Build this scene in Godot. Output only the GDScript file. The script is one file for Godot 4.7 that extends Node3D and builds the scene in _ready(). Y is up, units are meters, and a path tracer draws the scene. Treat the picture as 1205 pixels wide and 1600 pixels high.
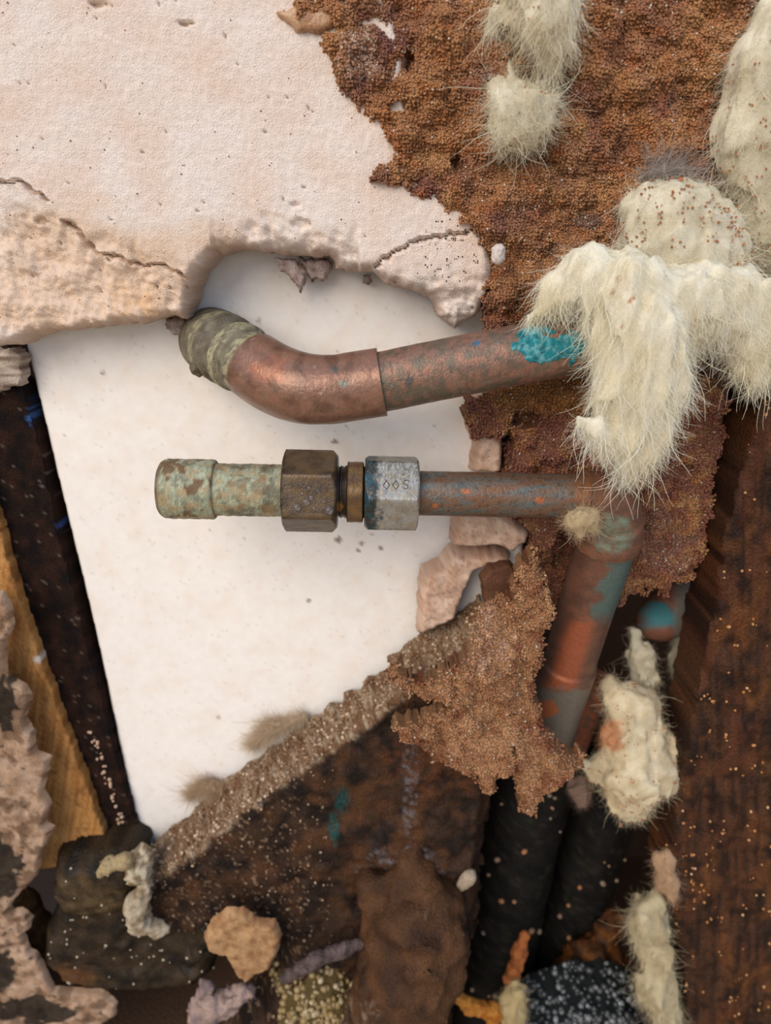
extends Node3D
# A broken-open wall: capped copper pipes in front of a white panel, crumbling plaster, granular frass, glass wool, rotten timber.
# Lengths in the builders are millimetres; meshes are committed in metres.

const MM := 0.001
const F := 1200.0            # focal length in pixels of the 1205 x 1600 frame
const PITCH := 20.0          # the camera looks down by this much
const EYE := Vector3(0, 420, 0)
var cp := cos(deg_to_rad(PITCH))
var sp := sin(deg_to_rad(PITCH))
var rng := RandomNumberGenerator.new()
var nf := FastNoiseLite.new()
var nc := FastNoiseLite.new()
var nr := FastNoiseLite.new()
var base_of := {}
var used := {}
var tex := {}
var cz := 0.0                # depth of the vertex a sheet is colouring

# ---------------------------------------------------------------- small helpers
func W(px: float, py: float, d: float) -> Vector3:      # the point of the upright plane z = -d seen at a pixel
	var x := (px - 602.5) / F
	var y := (800.0 - py) / F
	var k := d / (y * sp + cp)
	return EYE + Vector3(x * k, (y * cp - sp) * k, -d)

func Q(p: Vector3) -> Vector2:                           # where on the photograph a point lies (for placing stains)
	var v := p - EYE
	var dep := -v.y * sp - v.z * cp
	return Vector2(602.5 + F * v.x / dep, 800.0 - F * (v.y * cp - v.z * sp) / dep)

func c8(r: float, g: float, b: float) -> Color:
	return Color(r / 255.0, g / 255.0, b / 255.0).srgb_to_linear()

func N(x: float, y: float, s: float, o := 0.0) -> float:
	return nf.get_noise_3d(x / s, y / s, o)

func CELL(x: float, y: float, s: float, o := 0.0) -> float:
	return nc.get_noise_3d(x / s, y / s, o)

func sm(a: float, b: float, x: float) -> float:
	return smoothstep(a, b, x)

func spot(q: Vector2, x: float, y: float, rx: float, ry: float) -> float:
	var a := (q.x - x) / rx
	var b := (q.y - y) / ry
	var g := a * a + b * b
	if g > 2.2: return 0.0
	return clampf(1.6 - 1.6 * (g + 0.75 * nf.get_noise_2d(q.x / rx * 1.1 + x, q.y / ry * 1.1)), 0.0, 1.0)

func line_d(p: Vector2, l: PackedVector2Array) -> float:
	var best := 1e9
	for i in l.size() - 1:
		best = minf(best, p.distance_to(Geometry2D.get_closest_point_to_segment(p, l[i], l[i + 1])))
	return best

# ---------------------------------------------------------------- things, parts
func numbered(n: String) -> String:
	used[n] = used.get(n, -1) + 1
	return n if used[n] == 0 else "%s_%03d" % [n, used[n]]

func thing(called: String, at: Vector3, label: String, category: String, group := "", kind := "") -> Node3D:
	var o := Node3D.new()
	o.name = numbered(called)
	o.position = at * MM
	add_child(o)
	base_of[o] = at
	o.set_meta("label", label)
	if category: o.set_meta("category", category)
	if group: o.set_meta("group", group)
	if kind: o.set_meta("kind", kind)
	return o

func part(d: Dictionary, called: String, m: Material, parent: Node3D, label := "") -> MeshInstance3D:
	var b: Vector3 = base_of[parent]
	var o := MeshInstance3D.new()
	o.name = called
	o.mesh = mesh_of(d, b)
	o.material_override = m
	parent.add_child(o, true)
	base_of[o] = b
	if label: o.set_meta("label", label)
	return o

func mesh_of(d: Dictionary, b: Vector3) -> ArrayMesh:
	var v := PackedVector3Array()
	var src: PackedVector3Array = d.v
	v.resize(src.size())
	for i in src.size(): v[i] = (src[i] - b) * MM
	var a := []
	a.resize(Mesh.ARRAY_MAX)
	a[Mesh.ARRAY_VERTEX] = v
	a[Mesh.ARRAY_NORMAL] = d.n
	a[Mesh.ARRAY_COLOR] = d.c
	a[Mesh.ARRAY_INDEX] = d.i
	var am := ArrayMesh.new()
	am.add_surface_from_arrays(Mesh.PRIMITIVE_TRIANGLES, a)
	return am

func normals(v: PackedVector3Array, idx: PackedInt32Array) -> PackedVector3Array:
	var n := PackedVector3Array()
	n.resize(v.size())
	for t in range(0, idx.size(), 3):
		var a := idx[t]
		var b := idx[t + 1]
		var c := idx[t + 2]
		var k := (v[c] - v[a]).cross(v[b] - v[a])
		n[a] += k
		n[b] += k
		n[c] += k
	for i in n.size(): n[i] = n[i].normalized() if n[i].length_squared() > 1e-14 else Vector3(0, 0, 1)
	return n

func joined(list: Array) -> Dictionary:
	var v := PackedVector3Array()
	var n := PackedVector3Array()
	var c := PackedColorArray()
	var ix := PackedInt32Array()
	for d in list:
		var k := v.size()
		v.append_array(d.v)
		n.append_array(d.n)
		c.append_array(d.c)
		for j in d.i: ix.append(j + k)
	return {"v": v, "n": n, "c": c, "i": ix}

# a slab standing in the plane z = -D with a traced outline, a relief hf and broken, bevelled edges; the outline is extruded back by thick
func sheet(poly_px: Array, D: float, o: Dictionary, hf: Callable, cf: Callable) -> Dictionary:
	var cell: float = o.get("cell", 1.0)
	var thick: float = o.get("thick", 15.0)
	var ew: float = o.get("ew", 3.0)
	var ed: float = o.get("ed", 3.0)
	var warp: float = o.get("warp", 1.0)
	var ws: float = o.get("ws", 5.0)
	var pw: float = o.get("pw", 2.0)
	var carve: Array = o.get("carve", [])
	var poly := PackedVector2Array()
	for p in poly_px:
		var w := W(p[0], p[1], o.get("trace", D))
		poly.append(Vector2(w.x, w.y))
	var lo := poly[0]
	var hi := poly[0]
	for p in poly:
		lo = lo.min(p)
		hi = hi.max(p)
	lo -= Vector2.ONE * (warp + cell * 2)
	hi += Vector2.ONE * (warp + cell * 2)
	var nx := int((hi.x - lo.x) / cell) + 2
	var ny := int((hi.y - lo.y) / cell) + 2
	var sd := PackedFloat32Array()
	var pos := PackedVector2Array()
	sd.resize(nx * ny)
	pos.resize(nx * ny)
	var m := poly.size()
	for j in ny:
		for i in nx:
			var p := Vector2(lo.x + i * cell, lo.y + j * cell)
			var w := p + Vector2(N(p.x, p.y, ws, 3.0), N(p.x, p.y, ws, 9.0)) * warp * 2.0
			var best := 1e9
			var near := w
			var a := poly[m - 1]
			for b in poly:
				var e := b - a
				var t := clampf((w - a).dot(e) / maxf(e.length_squared(), 1e-9), 0.0, 1.0)
				var s := a + e * t
				var dd := w.distance_squared_to(s)
				if dd < best:
					best = dd
					near = s
				a = b
			var k := j * nx + i
			if Geometry2D.is_point_in_polygon(w, poly):
				sd[k] = sqrt(best)
				pos[k] = p
			else:
				sd[k] = -sqrt(best)
				pos[k] = p + (near - w)
	var idn := PackedInt32Array()
	idn.resize(nx * ny)
	idn.fill(-1)
	var v := PackedVector3Array()
	var c := PackedColorArray()
	var ix := PackedInt32Array()
	var top := PackedInt32Array()
	for j in ny - 1:
		for i in nx - 1:
			var k := j * nx + i
			var four := [k + nx, k + nx + 1, k + 1, k]
			var any := false
			var far := false
			for f in four:
				if sd[f] > 0.0: any = true
				if sd[f] < -cell * 2.5: far = true
			if not any or far: continue
			for f in four:
				if idn[f] < 0:
					idn[f] = v.size()
					var p := pos[f]
					var s := maxf(sd[f], 0.0)
					var q := Q(Vector3(p.x, p.y, -D))
					var h := 0.0
					if sd[f] > 0.0:
						var e := 1.0 - clampf(s / ew, 0.0, 1.0)
						h = (hf as Callable).call(p.x, p.y, s, q) - ed * pow(e, pw)
						for g in carve: h = minf(h, D + back_of(g, p))
						h = maxf(h, -thick + 0.5)
						top.append(v.size())
					else:
						h = -thick
					v.append(Vector3(p.x, p.y, -D + h))
					cz = h
					c.append((cf as Callable).call(p.x, p.y, s, q))
			var A := idn[four[0]]
			var B := idn[four[1]]
			var C := idn[four[2]]
			var E := idn[four[3]]
			ix.append_array(PackedInt32Array([A, B, C, A, C, E]))
	return {"v": v, "n": normals(v, ix), "c": c, "i": ix, "top": top}

# how far back (as z) a surface must lie at p to clear a pipe given as [points, radius]
func back_of(g: Array, p: Vector2) -> float:
	var best := 1e9
	var z := 1e9
	var pts: PackedVector3Array = g[0]
	for i in pts.size() - 1:
		var a := Vector2(pts[i].x, pts[i].y)
		var e := Vector2(pts[i + 1].x, pts[i + 1].y) - a
		var t := clampf((p - a).dot(e) / maxf(e.length_squared(), 1e-6), 0.0, 1.0)
		var d := p.distance_to(a + e * t)
		if d < best:
			best = d
			z = lerpf(pts[i].z, pts[i + 1].z, t)
	var r: float = g[1]
	return 1e9 if best > r + 1.0 else z - sqrt(maxf(0.0, (r + 1.0) * (r + 1.0) - best * best)) - 0.8

# a tube swept along points; rf(s, ang) gives the radius at length s; cf(pos, s, ang) the colour
func tube(pts: PackedVector3Array, sides: int, rf: Callable, cf: Callable, caps := true) -> Dictionary:
	var n := pts.size()
	var v := PackedVector3Array()
	var c := PackedColorArray()
	var ix := PackedInt32Array()
	var tan0 := (pts[1] - pts[0]).normalized()
	var ref := Vector3.UP if absf(tan0.y) < 0.9 else Vector3(0, 0, 1)
	var u := (ref - tan0 * ref.dot(tan0)).normalized()
	var s := 0.0
	for k in n:
		var t := (pts[mini(k + 1, n - 1)] - pts[maxi(k - 1, 0)]).normalized()
		u = (u - t * u.dot(t)).normalized()
		var w := t.cross(u)
		if k > 0: s += pts[k].distance_to(pts[k - 1])
		for j in sides:
			var a := TAU * j / sides
			var r: float = (rf as Callable).call(s, a)
			var p := pts[k] + (u * sin(a) + w * cos(a)) * r
			v.append(p)
			c.append((cf as Callable).call(p, s, a))
	for k in n - 1:
		for j in sides:
			var a := k * sides + j
			var b := k * sides + (j + 1) % sides
			ix.append_array(PackedInt32Array([a, b, b + sides, a, b + sides, a + sides]))
	if caps:
		for e in 2:
			var k := 0 if e == 0 else n - 1
			var at := v.size()
			v.append(pts[k])
			c.append(c[k * sides])
			for j in sides:
				v.append(v[k * sides + j])
				c.append(c[k * sides + j])
			for j in sides:
				var a := at + 1 + j
				var b := at + 1 + (j + 1) % sides
				ix.append_array(PackedInt32Array([at, b, a]) if e == 0 else PackedInt32Array([at, a, b]))
	var nn := normals(v, ix)
	# faces must look outwards
	var test := sides / 4 + (n / 2) * sides
	if nn[test].dot(v[test] - pts[n / 2]) < 0.0:
		for t in range(0, ix.size(), 3):
			var z := ix[t + 1]
			ix[t + 1] = ix[t + 2]
			ix[t + 2] = z
		nn = normals(v, ix)
	return {"v": v, "n": nn, "c": c, "i": ix}

# dense smooth path through control points
func path(ctrl: Array, step: float) -> PackedVector3Array:
	var cv := Curve3D.new()
	cv.bake_interval = step
	for i in ctrl.size():
		var a: Vector3 = ctrl[maxi(i - 1, 0)]
		var b: Vector3 = ctrl[mini(i + 1, ctrl.size() - 1)]
		var t := (b - a) / 6.0
		cv.add_point(ctrl[i], -t, t)
	var out := PackedVector3Array()
	var L := cv.get_baked_length()
	var n := maxi(2, int(L / step))
	for i in n + 1: out.append(cv.sample_baked(L * i / n, true))
	return out

func path_px(ctrl: Array, step: float) -> PackedVector3Array:
	var a := []
	for p in ctrl: a.append(W(p[0], p[1], p[2]))
	return path(a, step)

# capsules of a chain of [px, py, D, radius]
func chain(ctrl: Array) -> Array:
	var out := []
	for i in ctrl.size() - 1:
		out.append([W(ctrl[i][0], ctrl[i][1], ctrl[i][2]), W(ctrl[i + 1][0], ctrl[i + 1][1], ctrl[i + 1][2]), float(ctrl[i][3]), float(ctrl[i + 1][3])])
	return out

# one continuous surface round tapered capsules (surface nets)
func blob(caps: Array, cell: float, amp: float, scale: float, blend: float, cf: Callable, o := 0.0, tall := 1.0) -> Dictionary:
	var lo := Vector3.ONE * 1e9
	var hi := -lo
	for k in caps:
		var r: float = maxf(k[2], k[3]) + amp + cell * 2
		lo = lo.min(k[0] - Vector3.ONE * r).min(k[1] - Vector3.ONE * r)
		hi = hi.max(k[0] + Vector3.ONE * r).max(k[1] + Vector3.ONE * r)
	var nx := int((hi.x - lo.x) / cell) + 2
	var ny := int((hi.y - lo.y) / cell) + 2
	var nz := int((hi.z - lo.z) / cell) + 2
	var f := PackedFloat32Array()
	f.resize(nx * ny * nz)
	var near := blend + amp + cell * 2.0
	f.fill(near)
	for k in caps:
		var a: Vector3 = k[0]
		var e: Vector3 = k[1] - a
		var ra: float = k[2]
		var rb: float = k[3]
		var R := maxf(ra, rb) + near
		var l2 := maxf(e.length_squared(), 1e-6)
		var b0 := ((a.min(k[1]) - Vector3.ONE * R - lo) / cell).floor()
		var b1 := ((a.max(k[1]) + Vector3.ONE * R - lo) / cell).ceil()
		for z in range(maxi(0, int(b0.z)), mini(nz, int(b1.z) + 1)):
			for y in range(maxi(0, int(b0.y)), mini(ny, int(b1.y) + 1)):
				var row := (z * ny + y) * nx
				for x in range(maxi(0, int(b0.x)), mini(nx, int(b1.x) + 1)):
					var p := lo + Vector3(x, y, z) * cell
					var t := clampf((p - a).dot(e) / l2, 0.0, 1.0)
					var dd := p.distance_to(a + e * t) - lerpf(ra, rb, t)
					if dd < near:
						var g := f[row + x]
						var h := maxf(blend - absf(g - dd), 0.0) / blend
						f[row + x] = minf(g, dd) - h * h * blend * 0.25
	for z in nz:
		for y in ny:
			var row := (z * ny + y) * nx
			for x in nx:
				if absf(f[row + x]) < amp + cell * 2.0:
					var p := lo + Vector3(x, y, z) * cell
					f[row + x] += amp * 2.0 * nf.get_noise_3d(p.x / scale + o, p.y / scale / tall, p.z / scale)
	var id := PackedInt32Array()
	id.resize(nx * ny * nz)
	id.fill(-1)
	var v := PackedVector3Array()
	var c := PackedColorArray()
	var ix := PackedInt32Array()
	var off := [0, 1, nx, nx + 1, nx * ny, nx * ny + 1, nx * ny + nx, nx * ny + nx + 1]
	var edges := [[0, 1], [2, 3], [4, 5], [6, 7], [0, 2], [1, 3], [4, 6], [5, 7], [0, 4], [1, 5], [2, 6], [3, 7]]
	for z in nz - 1:
		for y in ny - 1:
			for x in nx - 1:
				var k := (z * ny + y) * nx + x
				var s0 := f[k] < 0.0
				if (f[k + 1] < 0.0) == s0 and (f[k + nx] < 0.0) == s0 and (f[k + nx + 1] < 0.0) == s0 and (f[k + nx * ny] < 0.0) == s0 and (f[k + nx * ny + 1] < 0.0) == s0 and (f[k + nx * ny + nx] < 0.0) == s0 and (f[k + nx * ny + nx + 1] < 0.0) == s0:
					continue
				var sum := Vector3.ZERO
				var cnt := 0
				for e in edges:
					var fa := f[k + off[e[0]]]
					var fb := f[k + off[e[1]]]
					if (fa < 0.0) != (fb < 0.0):
						var pa := Vector3(e[0] & 1, (e[0] >> 1) & 1, e[0] >> 2)
						var pb := Vector3(e[1] & 1, (e[1] >> 1) & 1, e[1] >> 2)
						sum += pa.lerp(pb, fa / (fa - fb))
						cnt += 1
				id[k] = v.size()
				var p := lo + (Vector3(x, y, z) + sum / cnt) * cell
				v.append(p)
				c.append((cf as Callable).call(p))
	var sy := nx
	var sz := nx * ny
	for z in range(1, nz - 1):
		for y in range(1, ny - 1):
			for x in range(1, nx - 1):
				var k := z * sz + y * sy + x
				var a := f[k] < 0.0
				for ax in 3:
					var st: int = [1, sy, sz][ax]
					if (f[k + st] < 0.0) == a: continue
					var s1: int = [sy, sz, 1][ax]
					var s2: int = [sz, 1, sy][ax]
					var q0 := id[k]
					var q1 := id[k - s1]
					var q2 := id[k - s1 - s2]
					var q3 := id[k - s2]
					if q0 < 0 or q1 < 0 or q2 < 0 or q3 < 0: continue
					if a: ix.append_array(PackedInt32Array([q0, q2, q1, q0, q3, q2]))
					else: ix.append_array(PackedInt32Array([q0, q1, q2, q0, q2, q3]))
	var top := PackedInt32Array()
	for i in v.size(): top.append(i)
	return {"v": v, "n": normals(v, ix), "c": c, "i": ix, "top": top}

# copies of a small mesh strewn over a surface, as one part that nobody could count
func strew(d: Dictionary, called: String, parent: Node3D, shape: Mesh, m: Material, count: int, r0: float, r1: float, aim: Callable, tint: Callable) -> MultiMeshInstance3D:
	var b: Vector3 = base_of[parent]
	var mm := MultiMesh.new()
	mm.transform_format = MultiMesh.TRANSFORM_3D
	mm.use_colors = true
	mm.mesh = shape
	var where: Array[Transform3D] = []
	var cols := PackedColorArray()
	var top: PackedInt32Array = d.top
	var tries := 0
	while where.size() < count and tries < count * 40:
		tries += 1
		var k := top[rng.randi() % top.size()]
		var got = (aim as Callable).call(d.v[k], d.n[k])     # [offset, direction or zero] or null
		if got == null: continue
		var r := rng.randf_range(r0, r1)
		var bs: Basis
		if got[1] == Vector3.ZERO:
			bs = Basis.from_euler(Vector3(rng.randf(), rng.randf(), rng.randf()) * TAU) * Basis.from_scale(Vector3(r, r * rng.randf_range(0.75, 1.35), r))
		else:
			var y: Vector3 = got[1].normalized()
			var x := y.cross(Vector3(rng.randf() - 0.5, rng.randf() - 0.5, rng.randf() - 0.5)).normalized()
			bs = Basis(x, y, x.cross(y)) * Basis.from_scale(Vector3(r, r, r))
		where.append(Transform3D(bs.scaled(Vector3.ONE * MM), (d.v[k] + got[0] - b) * MM))
		cols.append((tint as Callable).call(d.c[k]))
	mm.instance_count = where.size()
	for i in where.size():
		mm.set_instance_transform(i, where[i])
		mm.set_instance_color(i, cols[i])
	var o := MultiMeshInstance3D.new()
	o.name = called
	o.multimesh = mm
	o.material_override = m
	o.set_meta("kind", "stuff")
	parent.add_child(o, true)
	return o

func unit_pellet() -> ArrayMesh:
	var s := SphereMesh.new()
	s.radius = 1.0
	s.height = 2.0
	s.radial_segments = 7
	s.rings = 4
	var st := SurfaceTool.new()
	st.create_from(s, 0)
	return st.commit()

func unit_fibre(bend: float, curl: float, r: float, seed_: int) -> ArrayMesh:
	var g := RandomNumberGenerator.new()
	g.seed = seed_
	var ph := g.randf() * TAU
	var pts := PackedVector3Array()
	for i in 8:
		var t := i / 7.0
		pts.append(Vector3(bend * t * t + curl * sin(t * 5.0 + ph) * t, t - bend * bend * t * t * 0.5, curl * cos(t * 4.0 + ph) * t))
	var d := tube(pts, 3, func(s, _a): return r * (1.05 - 0.7 * s), func(_p, _s, _a): return Color.WHITE, false)
	return mesh_of({"v": scaled_up(d.v), "n": d.n, "c": d.c, "i": d.i}, Vector3.ZERO)

func scaled_up(v: PackedVector3Array) -> PackedVector3Array:
	var o := PackedVector3Array()
	for p in v: o.append(p / MM)
	return o

# ---------------------------------------------------------------- materials
func noise_tex(freq: float, cellular: bool, sd: int, lo := 0.0, hi := 1.0) -> NoiseTexture2D:
	var key := "%f %s %d %f %f" % [freq, cellular, sd, lo, hi]
	if not tex.has(key):
		var n := FastNoiseLite.new()
		n.noise_type = FastNoiseLite.TYPE_CELLULAR if cellular else FastNoiseLite.TYPE_SIMPLEX_SMOOTH
		n.frequency = freq
		n.seed = sd
		n.fractal_octaves = 4
		n.fractal_gain = 0.6
		var t := NoiseTexture2D.new()
		t.width = 512
		t.height = 512
		t.seamless = true
		t.noise = n
		var g := Gradient.new()
		g.set_color(0, Color(lo, lo, lo))
		g.set_color(1, Color(hi, hi, hi))
		t.color_ramp = g
		tex[key] = t
	return tex[key]

# vertex colours times a mottle, with fine relief (relief in mm over a tile of tile mm)
func mat(rough: float, metal := 0.0, relief := 0.0, tile := 30.0, freq := 0.03, cellular := false, mottle := 0.8) -> StandardMaterial3D:
	var m := StandardMaterial3D.new()
	m.vertex_color_use_as_albedo = true
	m.roughness = rough
	m.metallic = metal
	m.uv1_triplanar = true
	m.uv1_world_triplanar = true
	m.uv1_scale = Vector3.ONE * (1.0 / (tile * MM))
	if mottle < 1.0: m.albedo_texture = noise_tex(freq, cellular, 5, mottle, 1.0)
	m.metallic_specular = 0.5 if metal > 0.0 or rough < 0.5 else 0.3
	if relief > 0.0:
		m.heightmap_enabled = true
		m.heightmap_texture = noise_tex(freq, cellular, 11)
		m.heightmap_scale = relief * MM * 100.0
	return m

# ---------------------------------------------------------------- the scene
func _ready() -> void:
	rng.seed = 71
	nf.noise_type = FastNoiseLite.TYPE_SIMPLEX_SMOOTH
	nf.frequency = 1.0
	nf.seed = 4
	nf.fractal_octaves = 3
	nc.noise_type = FastNoiseLite.TYPE_CELLULAR
	nc.frequency = 1.0
	nc.seed = 9
	nc.fractal_type = FastNoiseLite.FRACTAL_NONE
	nc.cellular_return_type = FastNoiseLite.RETURN_DISTANCE
	nr.noise_type = FastNoiseLite.TYPE_SIMPLEX_SMOOTH
	nr.frequency = 1.0
	nr.fractal_type = FastNoiseLite.FRACTAL_RIDGED
	camera_and_light()
	setting()
	plaster()
	frass()
	timber()
	pipes()
	wool()
	bottom()

func camera_and_light() -> void:
	var cam := Camera3D.new()
	cam.name = "camera"
	cam.position = EYE * MM
	cam.rotation_degrees = Vector3(-PITCH, 0, 0)
	var at := CameraAttributesPhysical.new()
	at.frustum_focal_length = 18.0
	at.frustum_near = 0.01
	at.frustum_far = 50.0
	at.frustum_focus_distance = 0.248
	at.exposure_aperture = 6.5
	cam.attributes = at
	cam.fov = rad_to_deg(2.0 * atan(800.0 / F))
	add_child(cam)
	cam.current = true
	var sky := ProceduralSkyMaterial.new()
	sky.sky_top_color = Color(0.70, 0.80, 0.95)
	sky.sky_horizon_color = Color(0.80, 0.84, 0.90)
	sky.ground_horizon_color = Color(0.74, 0.72, 0.70)
	sky.ground_bottom_color = Color(0.70, 0.64, 0.58)
	var e := Environment.new()
	e.background_mode = Environment.BG_SKY
	e.sky = Sky.new()
	e.sky.sky_material = sky
	e.background_energy_multiplier = 1.0
	e.tonemap_mode = Environment.TONE_MAPPER_LINEAR
	e.tonemap_exposure = 1.12
	e.sdfgi_enabled = true
	e.ssao_enabled = true
	e.ssil_enabled = true
	var we := WorldEnvironment.new()
	we.name = "daylight_sky"
	we.environment = e
	add_child(we)
	var sun := DirectionalLight3D.new()
	sun.name = "soft_daylight"
	sun.light_energy = 0.78
	sun.light_color = Color(1.0, 0.93, 0.84)
	sun.light_angular_distance = 42.0
	sun.shadow_enabled = true
	sun.sky_mode = DirectionalLight3D.SKY_MODE_LIGHT_ONLY
	sun.rotation_degrees = Vector3(-32, -30, 0)
	add_child(sun)

func box(lo: Vector3, hi: Vector3, col: Color) -> Dictionary:
	var st := SurfaceTool.new()
	var bm := BoxMesh.new()
	bm.size = hi - lo
	var a := bm.get_mesh_arrays()
	var v := PackedVector3Array()
	var c := PackedColorArray()
	for p in a[Mesh.ARRAY_VERTEX]:
		v.append(p + (lo + hi) / 2.0)
		c.append(col)
	return {"v": v, "n": a[Mesh.ARRAY_NORMAL], "c": c, "i": a[Mesh.ARRAY_INDEX]}

func struct(called: String, at: Vector3, label: String) -> Node3D:
	return thing(called, at, label, "", "", "structure")

func setting() -> void:
	var dark := mat(0.95, 0.0, 0.4, 40.0)
	var lining := c8(98, 77, 60)
	var floor_y := W(600, 1640, 300).y
	var o := struct("wall_back", Vector3(0, floor_y, -440), "old brown board at the back of the wall cavity, deep behind the pipes")
	part(box(Vector3(-420, floor_y - 20, -458), Vector3(420, 640, -440), lining), "cavity_board", dark, o)
	o = struct("floor", Vector3(0, floor_y - 20, -290), "old brown ledge at the bottom of the wall cavity")
	part(box(Vector3(-420, floor_y - 20, -440), Vector3(420, floor_y, -225), lining), "ledge", dark, o)
	var skin := mat(0.9, 0.0, 0.3, 30.0)
	var pink := c8(222, 204, 192)
	var lx := W(-30, 900, 262).x  # unseen wall boxes round the opening, added so no light leaks behind the plaster
	var rx := W(1260, 900, 262).x
	o = struct("wall_left", Vector3(-300, floor_y, -300), "pink plaster wall carrying on beside the opening, unseen, added to keep light out of the cavity")
	part(box(Vector3(-420, floor_y, -439.5), Vector3(lx - 62, 640, -263), pink), "plaster_face", skin, o)
	o = struct("wall_right", Vector3(300, floor_y, -300), "pink plaster wall carrying on past the dark stud, unseen, added to keep side light out")
	part(box(Vector3(rx + 60, floor_y, -439.5), Vector3(420, 640, -263), pink), "plaster_face", skin, o)
	var ty := W(600, -30, 262).y
	o = struct("wall_top", Vector3(0, ty, -300), "pink plaster wall carrying on above the opening, unseen, added to keep top light out")
	part(box(Vector3(lx - 61.5, ty, -439.5), Vector3(rx + 59.5, 640, -263), pink), "plaster_face", skin, o)
	# the smooth white panel behind the pipes, rim rolled back at its left and right
	var pm := mat(0.42, 0.0, 0.06, 60.0, 0.02, false, 0.97)
	var cf := func(x, y, s, q):
		var col := c8(238, 233, 226)
		var g := N(x, y, 14.0, 1.0)
		col = col.lerp(c8(230, 214, 194), clampf(0.05 + g * 0.5, 0.0, 0.35))
		if CELL(x, y, 8.5, 2.0) < -0.95 + 0.10 * N(x, y, 20.0, 8.0): col = col.lerp(c8(130, 110, 94), 0.5)
		var sp1 := N(x, y, 2.2, 5.0)
		if sp1 > 0.55: col = col.lerp(c8(170, 148, 125), 0.25)
		for k in [[523, 690, 7, 5], [529, 843, 6, 6], [565, 849, 5, 4], [560, 860, 4, 3], [483, 938, 4, 4], [160, 582, 5, 3], [595, 857, 4, 3]]:
			col = col.lerp(c8(104, 82, 64), 0.8 * spot(q, k[0], k[1], k[2], k[3]))
		return col
	o = struct("wall_inner", W(400, 1340, 284), "smooth white panel standing behind the two capped pipes")
	part(sheet([[30, 360], [820, 380], [840, 600], [800, 1100], [640, 1345], [222, 1345], [150, 1000], [38, 540]], 284.0, {"cell": 0.9, "thick": 8.0, "ew": 2.0, "ed": 2.0, "warp": 0.1, "ws": 30.0},
		func(x, y, s, q): return 0.35 * N(x, y, 60.0), cf), "panel_face", pm, o)

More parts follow.
